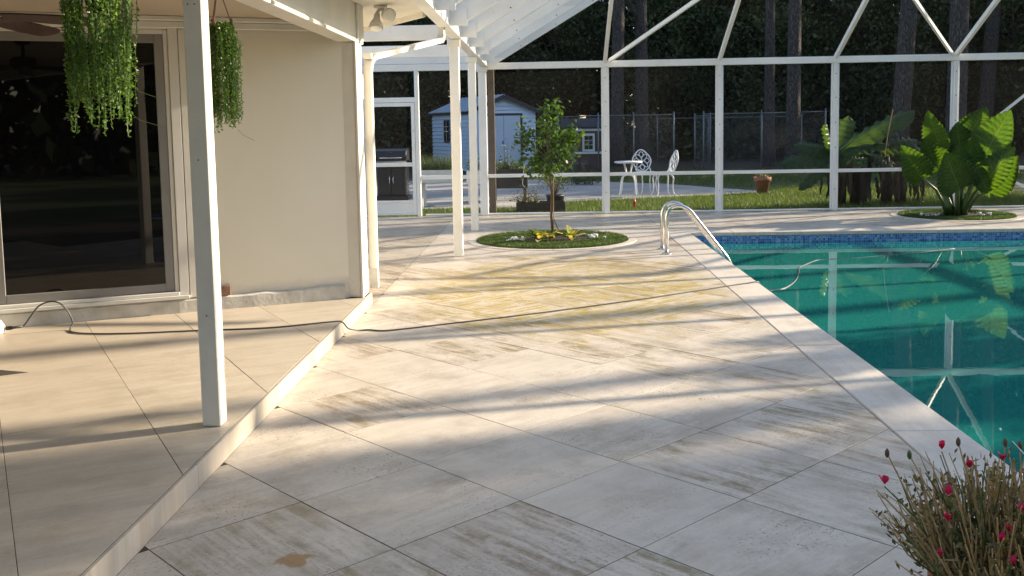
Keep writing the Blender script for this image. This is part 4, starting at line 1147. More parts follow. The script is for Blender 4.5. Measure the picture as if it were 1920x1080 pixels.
# ---------------------------------------------------------------- banana clump behind the screen
ban = thing('banana_plant', (5.45, 17.4, GZ), 'banana clump with torn drooping leaves just outside the screen wall', 'plant')
BL = [((5.18, 17.4, 0.80), (4.28, 17.15, 0.63), 0.30, -0.7), ((5.18, 17.4, 0.88), (4.48, 17.3, 0.98), 0.26, -0.6), ((5.13, 17.4, 0.85), (5.02, 17.2, 1.36), 0.26, 0.2),
      ((5.20, 17.4, 0.87), (6.46, 17.1, 1.52), 0.36, -0.35), ((5.24, 17.4, 0.86), (5.98, 17.0, 0.93), 0.24, -0.9), ((5.20, 17.3, 0.76), (4.53, 17.0, 0.26), 0.16, -0.3),
      ((5.28, 17.3, 0.75), (5.58, 17.0, 0.73), 0.17, -0.5), ((5.28, 17.4, 0.78), (5.90, 17.2, 0.74), 0.24, -0.9), ((6.0, 17.5, 0.9), (6.62, 17.3, 1.02), 0.30, -0.8),
      ((6.25, 17.5, 0.66), (5.80, 17.2, 0.80), 0.24, -0.6), ((5.3, 17.8, 0.9), (5.6, 17.9, 1.5), 0.3, -0.3), ((6.2, 17.7, 0.8), (6.9, 17.6, 0.85), 0.3, -0.8), ((5.9, 17.6, 0.8), (5.5, 17.4, 1.05), 0.26, -0.7)]
rg = random.Random(12)
for i, (b_, t_, wd, dp) in enumerate(BL):
    b_, t_ = Vector(b_), Vector(t_)
    dv = (t_ - b_); L = dv.length * 1.05
    side0 = dv.cross(Vector((0, 0, 1))).normalized(); q0 = Quaternion(side0, -dp * -0.5)
    d0 = Quaternion(side0, abs(dp) * 0.5) @ dv
    mb = MB(); mb.UV = []
    # droop is built as a rotation about the leaf's own side axis
    nrm = side0.cross(d0)
    if nrm.z < 0: nrm = -nrm
    nrm = nrm.normalized() + Vector((0, -0.9, 0))
    blade(b_, d0, nrm, L, wd * 1.35, bana, droop=-abs(dp), fold=-0.45, ripple=0.035, nrip=7, scal=0.16, nu=28, nv=6, mb=mb)
    lf = mb.build('leaf', 'banana', ban, smooth=True)
    foot = Vector((5.3 if b_.x < 5.6 else 6.1, 17.45, GZ))
    MB().tube([foot + Vector((0, 0, 0.3)), foot.lerp(b_, 0.8) + Vector((0, 0, 0.06)), b_, b_ + d0.normalized() * L * 0.25], [0.03, 0.022, 0.016, 0.008], 7).build('leaf_stem', 'stemgreen', lf, smooth=True)
for (x, h) in ((5.3, 0.75), (5.55, 0.6), (6.1, 0.8), (6.35, 0.55)):
    MB().tube([(x, 17.45, GZ - 0.05), (x + 0.02, 17.45, h * 0.5), (x, 17.45, h)], [0.10, 0.085, 0.05], 12).build('pseudostem', 'deadleaf', ban, smooth=True)
for i in range(46):
    x = rg.uniform(5.0, 6.7); z = rg.uniform(0.45, 0.85)
    mb = MB(); mb.UV = []
    blade((x, 17.2 + rg.uniform(-0.1, 0.4), z), (rg.uniform(-.25, .25), rg.uniform(-0.3, 0.1), -1), (rg.uniform(-1, 1), -1, 0.2), (z + 0.06) * rg.uniform(0.75, 1.0), rg.uniform(0.03, 0.10), bana, droop=rg.uniform(-0.4, 0.4), fold=rg.uniform(-1.0, 1.0), ripple=0.02, nrip=4, nu=8, nv=4, mb=mb)
    mb.build('dead_leaf', 'deadleaf', ban, smooth=True)
MB().tube([(5.95, 17.1, 0.8), (5.96, 17.0, 1.2), (6.02, 16.95, 1.62)], [0.010, 0.009, 0.011], 6).build('bud_stalk', 'stemdry', ban)

# ================================================================ POOL LADDER AND CORD
lad = thing('pool_ladder', (1.37, 11.0, 0.002), 'polished steel pool ladder with two arched handrails at the deck edge', 'pool ladder')
rails = []
for y in (11.22, 10.82):
    pth = roundpath([(1.372, y, 0.002), (1.374, y, 0.44), (1.42, y, 0.53), (1.52, y, 0.548), (1.62, y, 0.50), (2.05, y, -0.06), (2.10, y, -0.16), (2.10, y, -0.95)], 0.07, 6)
    rl = MB().tube(pth, 0.0235, 14).build('handrail', 'steel', lad, smooth=True)
    MB().lathe([(0.055, 0.0), (0.055, 0.006), (0.045, 0.013), (0.028, 0.016)], (1.372, y, 0.001), 20).build('base_flange', 'steel', rl, smooth=True)
for z in (-0.35, -0.62, -0.9):
    MB().box(2.07, 2.15, 10.845, 11.195, z, z + 0.02).build('tread', 'whiteplastic', lad, bevel=0.004)

def smoothpath(P, k=4):
    P = [Vector(p) for p in P]; out = []
    for i in range(len(P) - 1):
        p0, p1, p2, p3 = P[max(i - 1, 0)], P[i], P[i + 1], P[min(i + 2, len(P) - 1)]
        for t in range(k):
            t /= k
            out.append(0.5 * ((2 * p1) + (p2 - p0) * t + (2 * p0 - 5 * p1 + 4 * p2 - p3) * t * t + (3 * p1 - p0 - 3 * p2 + p3) * t ** 3))
    out.append(P[-1]); return out
CP = [(-3.66, 6.47, 0.135), (-3.60, 6.50, 0.14), (-3.555, 6.52, 0.20), (-3.50, 6.53, 0.27), (-3.43, 6.54, 0.300), (-3.36, 6.55, 0.29), (-3.305, 6.56, 0.22), (-3.285, 6.57, 0.15), (-3.29, 6.54, 0.109), (-3.22, 6.44, 0.106),
      (-3.05, 6.385, 0.106), (-2.78, 6.387, 0.106), (-2.37, 6.452, 0.106), (-1.91, 6.516, 0.106), (-1.64, 6.627, 0.107), (-1.50, 6.662, 0.113), (-1.428, 6.70, 0.106), (-1.395, 6.76, 0.045), (-1.345, 6.86, 0.010), (-1.27, 6.89, 0.006),
      (-1.157, 6.854, 0.006), (-0.976, 6.936, 0.006), (-0.754, 7.058, 0.006), (-0.487, 7.201, 0.006), (-0.088, 7.427, 0.006), (0.337, 7.69, 0.006), (0.793, 7.994, 0.006), (1.288, 8.35, 0.006), (1.605, 8.577, 0.008), (1.82, 8.72, 0.009), (1.93, 8.78, 0.010), (1.975, 8.84, -0.03), (2.03, 8.95, -0.12), (2.14, 9.16, -0.138),
      (2.295, 9.276, -0.138), (2.498, 9.675, -0.138), (2.66, 10.15, -0.138), (2.78, 10.6, -0.138), (3.02, 10.99, -0.138), (3.19, 11.19, -0.138), (3.586, 11.287, -0.138), (3.943, 11.437, -0.138), (4.464, 11.671, -0.138), (5.047, 12.012, -0.138)]
cord = thing('extension_cord', (-3.6, 6.5, 0.1), 'thin grey pool cleaner cord running across porch and deck into the water', 'cord')
MB().tube(smoothpath(CP[:38], 5), 0.0056, 8).build('cable', 'cord', cord, smooth=True)
MB().tube(smoothpath(CP[37:], 5), 0.0034, 6).build('floating_line', 'cord', cord, smooth=True)
MB().tube([(-3.70, 6.465, 0.133), (-3.665, 6.47, 0.135), (-3.655, 6.472, 0.135), (-3.60, 6.50, 0.14)], [0.014, 0.014, 0.009, 0.008], 10).build('plug', 'blackplastic', cord, smooth=True)
dev = thing('power_supply', (-3.80, 6.44, 0.1), 'white rounded power supply box with a black plug at the left porch edge', 'power supply')
MB().lathe([(0.09, 0.001), (0.098, 0.012), (0.094, 0.05), (0.075, 0.085), (0.04, 0.098), (0.01, 0.10)], (-3.80, 6.44, 0.1), 24).build('housing', 'whiteplastic', dev, smooth=True)
MB().lathe([(0.026, 0.088), (0.026, 0.096), (0.018, 0.099)], (-3.775, 6.40, 0.1), 16).build('button', 'vinyl', dev, smooth=True)

# ================================================================ HANGING PLANTS
def hanging(x, y, zt, zb, rad, label, seed, ragged, bunches, ns):
    nr = np.random.default_rng(seed)
    t = thing('hanging_plant', (x, y, zb), label, 'hanging plant', 'trailing artificial plants hung along the porch beam')
    MB().lathe([(rad * 0.30, zt - 0.16 - zb), (rad * 0.5, zt - 0.05 - zb), (rad * 0.55, zt - 0.02 - zb), (rad * 0.45, zt - 0.02 - zb)], (x, y, zb), 20).build('basket', 'dark', t, smooth=True)
    for k in range(3):
        a = k * 2.1 + 0.4
        e = (x + rad * 0.7 * math.cos(a), y + rad * 0.7 * math.sin(a), zt - 0.005)
        MB().tube([e, (x + 0.004 * math.cos(a), y, 2.139)], 0.003, 5).build('cord', 'wire', t)
        MB().lathe([(0.004, 0.03), (0.012, 0.0), (0.004, -0.01)], e, 8).build('knot', 'wire', t)
    PP = []; stems = MB()
    BA = nr.uniform(0, 6.283, bunches); BL_ = nr.uniform(1 - ragged, 1.0, bunches); BR = nr.uniform(0.45, 1.0, bunches)
    for k in range(ns):
        kb = k % bunches
        a = BA[kb] + nr.normal() * (0.28 if bunches < 12 else 0.5); r0 = rad * min(1.0, BR[kb] + nr.normal() * 0.12)
        L = (zt - zb) * BL_[kb] * nr.uniform(0.80, 1.0)
        r1 = r0 * nr.uniform(0.75, 1.1); da = nr.uniform(-0.25, 0.25)
        pts = []
        for i in range(9):
            f = i / 8
            rr = r0 * (0.55 + 0.62 * min(1, f * 4)) * (1 - f) + r1 * f
            pts.append(np.array((x + rr * math.cos(a + da * f) + nr.normal() * 0.003, y + rr * math.sin(a + da * f) + nr.normal() * 0.003, zt + 0.035 * math.sin(min(1, f * 5) * 1.57) * (1.2 - r0 / rad * 0.5) - L * f)))
        stems.tube(pts, 0.0012, 3, False)
        m = int(L / 0.0085)
        f = np.linspace(0, 8, m); i0 = np.minimum(f.astype(int), 7); fr = (f - i0)[:, None]
        A = np.array(pts)
        PP.append(A[i0] * (1 - fr) + A[i0 + 1] * fr)
    # a few loose wiry tendrils
    for k in range(int(6 * ragged) + 1):
        a = nr.uniform(-0.6, 0.9); z0 = zb + (zt - zb) * nr.uniform(0.1, 0.5)
        stems.tube([(x + rad * 0.8, y, z0), (x + rad * 1.2, y - 0.01, z0 - 0.03), (x + rad * (1.5 + nr.uniform(-.2, .4)), y, z0 - 0.08 + nr.uniform(-.02, .03))], 0.0009, 3, False)
    stems.build('trailing_stems', 'stemgreen', t, kind='stuff')
    P = np.concatenate(PP)
    P = np.concatenate([P, P[::3] + nr.normal(size=P[::3].shape) * 0.003])
    o = leafpart('foliage', P, 0.0125, 0.0095, nr, 'leaf_hang', t, (0, 0, -0.2), 1.0)
    o['kind'] = 'stuff'
hanging(-1.515, 3.34, 2.02, 1.405, 0.108, 'large trailing green plant hanging in front of the glass door', 71, 0.30, 15, 115)
hanging(-1.52, 4.62, 1.965, 1.40, 0.082, 'neat trailing green plant hanging just right of the porch post', 72, 0.16, 30, 105)

# ================================================================ FLOWER POT AT THE LOWER RIGHT
fx, fy = 1.30, 2.60
pot = thing('flower_pot', (fx, fy, 0.0), 'terracotta bowl of straggly purslane with magenta flowers at the lower right', 'flower pot')
MB().lathe([(0.15, 0.0), (0.18, 0.03), (0.235, 0.14), (0.25, 0.16), (0.26, 0.165), (0.26, 0.195), (0.24, 0.195), (0.235, 0.175), (0.01, 0.165)], (fx + 0.02, fy, 0.003), 36).build('bowl', 'terracotta', pot, smooth=True)
MB().lathe([(0.01, 0.18), (0.17, 0.187), (0.234, 0.178)], (fx, fy, 0.003), 24).build('soil', 'soil', pot)
nr = np.random.default_rng(81)
stG, stD = MB(), MB(); PL = []; tips = []
for k in range(820):
    a = nr.uniform(0, 6.283); r0 = 0.225 * math.sqrt(nr.uniform(0, 1))
    sp = r0 / 0.225
    out = nr.uniform(0.02, 0.21) * sp
    h = nr.uniform(0.12, 0.35) * (1 - 0.30 * sp) - 0.10 * max(0, sp - 0.8) * nr.uniform(0, 1)
    b0 = np.array((fx + r0 * math.cos(a), fy + r0 * math.sin(a), 0.185))
    tp = b0 + np.array((math.cos(a) * out + nr.normal() * 0.035, math.sin(a) * out + nr.normal() * 0.035, h))
    md = (b0 + tp) / 2 + np.array((math.cos(a) * out * 0.15, math.sin(a) * out * 0.15, 0.01)) + nr.normal(size=3) * 0.008
    (stD if nr.uniform() < 0.85 else stG).tube([b0, md, tp], [0.0032, 0.0026, 0.0016], 5)
    n = int(nr.integers(3, 12))
    f = nr.uniform(0.15, 1.0, n)[:, None]
    PL.append(b0 * (1 - f) ** 2 + 2 * md * f * (1 - f) + tp * f * f + nr.normal(size=(n, 3)) * 0.007)
    tips.append(tp)
stD.build('dry_stems', 'stemdry', pot, kind='stuff'); stG.build('green_stems', 'stemgreen', pot, kind='stuff')
PL.append(np.stack([fx + 0.0 + np.clip(nr.normal(size=2200) * 0.13, -0.25, 0.25), fy + np.clip(nr.normal(size=2200) * 0.13, -0.25, 0.25), 0.19 + np.abs(nr.normal(size=2200)) * 0.055], 1))
o = leafpart('foliage', np.concatenate(PL), 0.022, 0.010, nr, 'leaf_grey', pot, (0, 0, 0.5)); o['kind'] = 'stuff'
FLW = [(0.92, 2.6, 0.468), (1.063, 2.58, 0.572), (1.075, 2.56, 0.452), (1.155, 2.62, 0.505), (1.05, 2.5, 0.405), (1.165, 2.45, 0.37), (1.24, 2.5, 0.43), (1.275, 2.45, 0.395), (1.21, 2.5, 0.375), (1.245, 2.62, 0.525), (1.30, 2.6, 0.48), (1.17, 2.4, 0.33), (1.34, 2.62, 0.5), (1.01, 2.45, 0.33)]
for i, p_ in enumerate(FLW):
    p_ = Vector(p_)
    base = Vector((fx + (p_.x - fx) * 0.55, fy + (p_.y - fy) * 0.55, 0.22))
    fls = MB().tube([base, base.lerp(p_, 0.5) + Vector((0, 0, 0.03)), p_ - Vector((0, 0, 0.006))], [0.003, 0.0024, 0.0018], 5).build('flower_stem', 'stemdry' if i % 2 else 'stemgreen', pot)
    mb = MB(); mb.UV = None
    rgp = random.Random(i)
    open_ = 0.25 + 0.5 * rgp.random()
    V = []; F = []
    for k in range(6):
        a = k * 1.047 + rgp.random(); d = Vector((math.cos(a), math.sin(a), 0)); s_ = Vector((-math.sin(a), math.cos(a), 0))
        q0 = p_; L = 0.021 * (0.8 + 0.5 * rgp.random())
        t1 = q0 + d * L * 0.4 * open_ + Vector((0, 0, L * 0.5)); t2 = q0 + d * L * open_ + Vector((0, 0, L * 0.95))
        n0 = len(V); V += [q0, t1 + s_ * 0.0075, t2 + s_ * 0.004, t2 - s_ * 0.004, t1 - s_ * 0.0075]; F.append((n0, n0 + 1, n0 + 2, n0 + 3, n0 + 4))
    mb.add(V, F).build('flower', 'petal', fls)
SD = [(0.985, 2.6, 0.55), (0.925, 2.6, 0.555), (1.115, 2.6, 0.585), (1.25, 2.62, 0.575), (1.30, 2.64, 0.56)]
for i, p_ in enumerate(SD):
    p_ = Vector(p_); base = Vector((fx + (p_.x - fx) * 0.5, fy, 0.22))
    st = MB().tube([base, base.lerp(p_, 0.5) + Vector((-0.02 * (i % 2), 0, 0.02)), p_], [0.003, 0.0024, 0.002], 5).build('flower_stem', 'stemdry', pot)
    MB().lathe([(0.002, -0.012), (0.0065, -0.004), (0.006, 0.006), (0.001, 0.014)], p_, 8).build('seed_bud', 'stemgreen' if i == 0 else 'twig', st, smooth=True)
# a long pale straw blade leaning out of the pot
MB().tube([(1.36, 2.60, 0.25), (1.31, 2.55, 0.52), (1.24, 2.56, 0.60)], [0.002, 0.0018, 0.001], 4).build('straw_blade', 'vinyl', pot)

# ================================================================ YARD FURNITURE
def chair(x, y, rot, label):
    t = thing('garden_chair', (x, y, GZ + 0.02), label, 'chair', 'white cast iron chairs on the patio')
    t.rotation_euler = (0, 0, rot)
    OFF[t.name] = Vector((0, 0, 0))
    MB().lathe([(0.02, 0.425), (0.17, 0.425), (0.198, 0.432), (0.205, 0.445), (0.198, 0.458), (0.17, 0.452), (0.02, 0.450)], (0, 0, 0), 24).build('seat', 'white_iron', t, smooth=True)
    for sx_, sy_ in ((-1, -1), (1, -1), (-1, 1), (1, 1)):
        MB().tube(smoothpath([(0.13 * sx_, 0.13 * sy_, 0.43), (0.165 * sx_, 0.165 * sy_, 0.36), (0.155 * sx_, 0.155 * sy_, 0.2), (0.17 * sx_, 0.17 * sy_, 0.06), (0.205 * sx_, 0.205 * sy_, 0.0)], 4), [0.017] * 5 + [0.014] * 5 + [0.011] * 6 + [0.016], 8).build('leg', 'white_iron', t, smooth=True)
    bk_ = lambda u, v: Vector((u, 0.175 + 0.11 * (v / 0.45), 0.45 + v))   # back plane, leaning rearwards
    ol = []
    for i in range(40):
        a = 2 * math.pi * i / 40
        rr = 0.205 * (1 + 0.06 * math.cos(4 * a) * (1 if math.sin(a) > -0.2 else 0))
        ol.append(bk_(rr * math.cos(a), 0.235 + rr * 1.1 * math.sin(a)))
    bkp = MB().tube(ol, 0.015, 6, closed=True).build('back_frame', 'white_iron', t, smooth=True)
    def loop(cu, cv, ru, rv, ro, n=14):
        pts = []
        for i in range(n):
            a = 2 * math.pi * i / n
            u, v = ru * math.cos(a), rv * math.sin(a)
            pts.append(bk_(cu + u * math.cos(ro) - v * math.sin(ro), 0.235 + cv + u * math.sin(ro) + v * math.cos(ro)))
        MB().tube(pts, 0.0095, 5, closed=True).build('lattice_loop', 'white_iron', bkp, smooth=True)
    for k in range(4):
        a = math.pi / 4 + k * math.pi / 2
        loop(0.095 * math.cos(a), 0.10 * math.sin(a), 0.085, 0.042, a)
    for k in range(4):
        a = k * math.pi / 2
        loop(0.125 * math.cos(a), 0.14 * math.sin(a), 0.055, 0.05, a)
    for s_ in (-1, 1):
        MB().tube(smoothpath([(0.15 * s_, 0.10, 0.45), (0.17 * s_, 0.165, 0.50), (0.14 * s_, 0.185, 0.56)], 4), 0.013, 6).build('back_support', 'white_iron', t, smooth=True)
chair(2.24, 21.1, R(18), 'white cast iron chair seen face on, its round lattice back behind the table')
chair(2.50, 20.25, R(-78), 'white cast iron chair seen side on, to the right of the table')
tb = thing('bistro_table', (1.80, 20.45, GZ + 0.02), 'small round white cast iron table beside the two chairs', 'table')
tx, ty, tz = 1.80, 20.45, GZ + 0.02
MB().lathe([(0.02, 0.675), (0.27, 0.675), (0.292, 0.685), (0.295, 0.70), (0.285, 0.712), (0.02, 0.715)], (tx, ty, tz), 32).build('table_top', 'white_iron', tb, smooth=True)
for k in range(4):
    a = k * math.pi / 2 + 0.6; c_, s_ = math.cos(a), math.sin(a)
    pts = [(tx + c_ * r_, ty + s_ * r_, tz + z) for r_, z in ((0.12, 0.675), (0.07, 0.5), (0.075, 0.42), (0.15, 0.40), (0.20, 0.30), (0.225, 0.12), (0.255, 0.0))]
    MB().tube(smoothpath(pts, 4), 0.014, 7).build('leg', 'white_iron', tb, smooth=True)
MB().tube([(tx + 0.078 * math.cos(i * .393), ty + 0.078 * math.sin(i * .393), tz + 0.43) for i in range(16)], 0.011, 6, closed=True).build('leg_ring', 'white_iron', tb, smooth=True)

tp_ = thing('terracotta_pot', (4.58, 20.4, GZ), 'terracotta flower pot with a low grey plant at the lawn edge', 'flower pot')
MB().lathe([(0.105, 0.0), (0.15, 0.27), (0.175, 0.275), (0.185, 0.36), (0.165, 0.36), (0.16, 0.30), (0.02, 0.29)], (4.58, 20.4, GZ), 28).build('pot', 'terracotta', tp_, smooth=True)
nr = np.random.default_rng(91)
leafpart('plant', np.stack([4.58 + nr.normal(size=260) * 0.075, 20.4 + nr.normal(size=260) * 0.075, GZ + 0.31 + np.abs(nr.normal(size=260)) * 0.05], 1), 0.05, 0.02, nr, 'leaf_grey', tp_, (0, 0, 0.6))

sp_ = thing('sprinkler_marker', (1.65, 17.55, GZ), 'small red marker standing in the lawn strip', 'marker')
MB().tube([(1.65, 17.55, GZ), (1.65, 17.55, 0.08)], 0.008, 6).build('stake', 'dark', sp_)
MB().lathe([(0.012, 0.0), (0.022, 0.02), (0.024, 0.08), (0.03, 0.11), (0.022, 0.13), (0.014, 0.15), (0.004, 0.165)], (1.65, 17.55, GZ), 12).build('cap', 'red', sp_, smooth=True)

# barbecue
gx, gy, gz = -3.13, 20.2, GZ + 0.02
gr = thing('barbecue_grill', (gx, gy, gz), 'black cart barbecue with steel knobs seen through the screen door', 'grill')
MB().box(gx - 0.29, gx + 0.31, gy - 0.22, gy + 0.24, gz + 0.09, gz + 0.70).build('cabinet', 'dark', gr, bevel=0.012)
for s_ in (-1, 1):
    d_ = MB().box(gx + 0.01 + (0 if s_ > 0 else -0.293), gx + 0.01 + (0.293 if s_ > 0 else -0.005), gy - 0.242, gy - 0.2215, gz + 0.12, gz + 0.64).build('cabinet_door', 'dark', gr, bevel=0.008)
    MB().tube(smoothpath([(gx + 0.01 + s_ * 0.045, gy - 0.243, gz + 0.34), (gx + 0.01 + s_ * 0.035, gy - 0.272, gz + 0.42), (gx + 0.01 + s_ * 0.045, gy - 0.243, gz + 0.5)], 3), 0.008, 6).build('door_handle', 'steel', d_, smooth=True)
MB().box(gx - 0.34, gx + 0.36, gy - 0.25, gy + 0.26, gz, gz + 0.088).build('base_shelf', 'dark', gr, bevel=0.01)
pn = MB().obox((gx + 0.01, gy - 0.24, gz + 0.715), (1, 0, 0), (0, 1, 0), (0, 0, 1), -0.33, 0.33, -0.03, 0.02, 0, 0.10).build('control_panel', 'steel', gr, bevel=0.008)
for k in range(4):
    x = gx - 0.21 + k * 0.145
    MB().tube([(x, gy - 0.271, gz + 0.765), (x, gy - 0.305, gz + 0.765)], [0.03, 0.024], 14).build('knob', 'steel', pn, smooth=True)
pf = [(-0.26, 0.82), (-0.27, 0.93), (-0.20, 1.02), (-0.06, 1.065), (0.14, 1.06), (0.24, 0.99), (0.25, 0.82)]
hd = MB()
for sgn in (-1, 1):
    hd.add([(gx + 0.01 + sgn * 0.32, gy + y, gz + z) for y, z in pf], [tuple(range(7)) if sgn > 0 else tuple(range(6, -1, -1))])
nH = len(pf)
hd.F += [(i, (i + 1) % nH, nH + (i + 1) % nH, nH + i) for i in range(nH)]
hood = hd.build('hood', 'dark', gr, bevel=0.008)
MB().tube([(gx - 0.22, gy - 0.31, gz + 0.88), (gx + 0.24, gy - 0.31, gz + 0.88)], 0.011, 8).build('hood_handle', 'steel', hood, smooth=True)
for x in (gx - 0.2, gx + 0.22):
    MB().tube([(x, gy - 0.268, gz + 0.88), (x, gy - 0.31, gz + 0.88)], 0.008, 6).build('handle_bracket', 'steel', hood)
MB().lathe([(0.026, 0), (0.026, 0.006), (0.01, 0.008)], (gx + 0.01, gy - 0.24, gz + 0.985), 14).build('thermometer', 'steel', hood)
for s_ in (-1, 1):
    MB().box(gx + 0.01 + s_ * 0.335 - (0 if s_ > 0 else 0.26), gx + 0.01 + s_ * 0.335 + (0.26 if s_ > 0 else 0), gy - 0.2, gy + 0.2, gz + 0.79, gz + 0.82).build('side_shelf', 'dark', gr, bevel=0.006)
for i in range(6):
    z = gz + 0.12 + i * 0.05
    MB().box(gx + 0.312, gx + 0.322, gy - 0.15, gy + 0.17, z, z + 0.018).build('side_louvre', 'steel', gr)

# white planter tables by the door
def planter_table(x0, x1, y0, y1, ztop, zbot, mat, legm, name, label, legs_in=0.05, leg=0.05):
    t = thing(name, ((x0 + x1) / 2, (y0 + y1) / 2, GZ + 0.02), label, 'planter')
    bx = MB()
    for (a, b_, c_, d_) in ((x0, x1, y0, y0 + 0.02), (x0, x1, y1 - 0.02, y1), (x0, x0 + 0.02, y0 + 0.0205, y1 - 0.0205), (x1 - 0.02, x1, y0 + 0.0205, y1 - 0.0205)):
        MB().box(a, b_, c_, d_, zbot, ztop).build('box_side', mat, t, bevel=0.003)
    MB().box(x0 + 0.021, x1 - 0.021, y0 + 0.021, y1 - 0.021, zbot, ztop - 0.03).build('soil', 'soil', t)
    for x in (x0 + legs_in, x1 - legs_in):
        for y in (y0 + legs_in, y1 - legs_in):
            MB().box(x - leg / 2, x + leg / 2, y - leg / 2, y + leg / 2, GZ + 0.02, zbot - 0.001).build('leg', legm, t, bevel=0.003)
    return t
pt1 = planter_table(-2.32, -1.52, 17.75, 18.4, 0.67, 0.44, 'whiteplastic', 'whiteplastic', 'planter_table', 'white planter table full of tall green grass left of the gutter posts', 0.07, 0.075)
nr = np.random.default_rng(95)
n = 1500
x = nr.uniform(-2.30, -1.54, n); y = nr.uniform(17.8, 18.35, n); h = nr.uniform(0.12, 0.36, n)
V = np.empty((n, 3, 3)); a = nr.uniform(0, 6.28, n)
V[:, 0] = np.stack([x - 0.004 * np.cos(a), y - 0.004 * np.sin(a), np.full(n, 0.64)], 1); V[:, 1] = np.stack([x + 0.004 * np.cos(a), y + 0.004 * np.sin(a), np.full(n, 0.64)], 1)
V[:, 2] = np.stack([x + nr.normal(size=n) * 0.09 - (x < -2.1) * 0.08, y + nr.normal(size=n) * 0.06, 0.64 + h], 1)
o = link('grass_clump', npmesh('grass_clump', V.reshape(-1, 3), np.arange(n * 3).reshape(n, 3), 'leaf_shrub', off(pt1)), pt1); o['kind'] = 'stuff'
pt3 = planter_table(-1.46, -1.10, 18.6, 19.1, 0.60, 0.36, 'whiteplastic', 'whiteplastic', 'planter_table', 'narrow white planter stand between the two gutter posts', 0.05, 0.05)
leafpart('plant', np.stack([-1.28 + nr.normal(size=220) * 0.09, 18.85 + nr.normal(size=220) * 0.1, 0.62 + np.abs(nr.normal(size=220)) * 0.12], 1), 0.05, 0.03, nr, 'leaf_shrub', pt3)
pt2 = planter_table(-1.02, -0.30, 19.2, 19.75, 0.60, 0.22, 'blackplastic', 'blackplastic', 'raised_planter', 'black raised planter on legs with spindly tomato plants', 0.06, 0.05)
Pp = []
for k in range(9):
    bx_, by_ = nr.uniform(-0.95, -0.4), nr.uniform(19.3, 19.65); hh = nr.uniform(0.12, 0.25) if k else 0.55
    if k == 0: bx_, by_ = -0.72, 19.45
    MB().tube([(bx_, by_, 0.56), (bx_ + 0.03, by_, 0.58 + hh * 0.5), (bx_ + nr.normal() * 0.03, by_, 0.58 + hh)], [0.006, 0.005, 0.002], 5).build('plant_stem', 'stemgreen', pt2)
    Pp.append(np.array((bx_, by_, 0.6)) + np.abs(nr.normal(size=(60, 3))) * (0, 0, hh * 0.45) + nr.normal(size=(60, 3)) * (0.055, 0.05, 0.01))
leafpart('foliage', np.concatenate(Pp), 0.055, 0.03, nr, 'leaf_shrub', pt2)
MB().tube([(-0.36, 19.19, 0.68), (-0.38, 19.18, 0.5), (-0.40, 19.18, 0.30), (-0.36, 19.18, 0.24)], 0.006, 5).build('hose_end', 'whiteplastic', pt2)
# black trough on the grass
tr = thing('planter_trough', (-0.04, 16.75, GZ), 'long black planter trough on the grass against the screen wall', 'planter')
for (a, b_, c_, d_) in ((-0.46, 0.38, 16.55, 16.575), (-0.46, 0.38, 16.925, 16.95), (-0.46, -0.436, 16.576, 16.924), (0.356, 0.38, 16.576, 16.924)):
    MB().box(a, b_, c_, d_, GZ, 0.14).build('trough_side', 'blackplastic', tr, bevel=0.004)
MB().box(-0.435, 0.355, 16.576, 16.924, GZ, 0.11).build('soil', 'soil', tr)
leafpart('low_shrub', np.stack([-0.25 + nr.normal(size=700) * 0.13, 16.72 + nr.normal(size=700) * 0.08, 0.14 + np.abs(nr.normal(size=700)) * 0.10], 1), 0.035, 0.016, nr, 'leaf_grey', tr)
ps = thing('potted_shrub', (0.22, 17.35, GZ), 'open twiggy shrub in a black nursery pot behind the young tree', 'potted plant')
MB().lathe([(0.12, 0), (0.16, 0.24), (0.17, 0.25), (0.17, 0.28), (0.15, 0.28), (0.02, 0.25)], (0.22, 17.35, GZ), 20).build('pot', 'blackplastic', ps, smooth=True)
Pp = []
for k in range(26):
    a = nr.uniform(0, 6.28); rr = nr.uniform(0.08, 0.30); tip = np.array((0.22 + rr * math.cos(a), 17.35 + rr * math.sin(a), GZ + nr.uniform(0.42, 0.68)))
    MB().tube([(0.22, 17.35, GZ + 0.25), (np.array((0.22, 17.35, GZ + 0.25)) + tip) / 2 + (0, 0, 0.04), tip], [0.006, 0.004, 0.002], 5).build('branch', 'twig', ps)
    Pp.append(tip + nr.normal(size=(22, 3)) * 0.05)
leafpart('foliage', np.concatenate(Pp), 0.045, 0.018, nr, 'leaf_shrub', ps)
wd_ = thing('weed_clump', (0.95, 24.2, GZ), 'loose clump of weeds growing on the patio slab', 'plant')
leafpart('foliage', np.stack([0.95 + nr.normal(size=300) * 0.28, 24.2 + nr.normal(size=300) * 0.15, GZ + 0.02 + np.abs(nr.normal(size=300)) * 0.12], 1), 0.12, 0.03, nr, 'leaf_shrub', wd_, (0, 0, 0.8))
# dark strip added outside the corner for the white post's shaded side
bp = thing('post_shade_strip', (-0.83, 16.1, GZ), 'dark strip added as the shaded side of the white corner post', 'post')
MB().box(-0.885, -0.775, 16.02, 16.13, GZ - 0.05, 2.42).build('shade_strip', 'roofbrown_shade', bp, bevel=0.006)
MB().box(-0.90, -0.76, 16.005, 16.145, GZ, 0.02).build('foot', 'roofbrown_shade', bp, bevel=0.004)

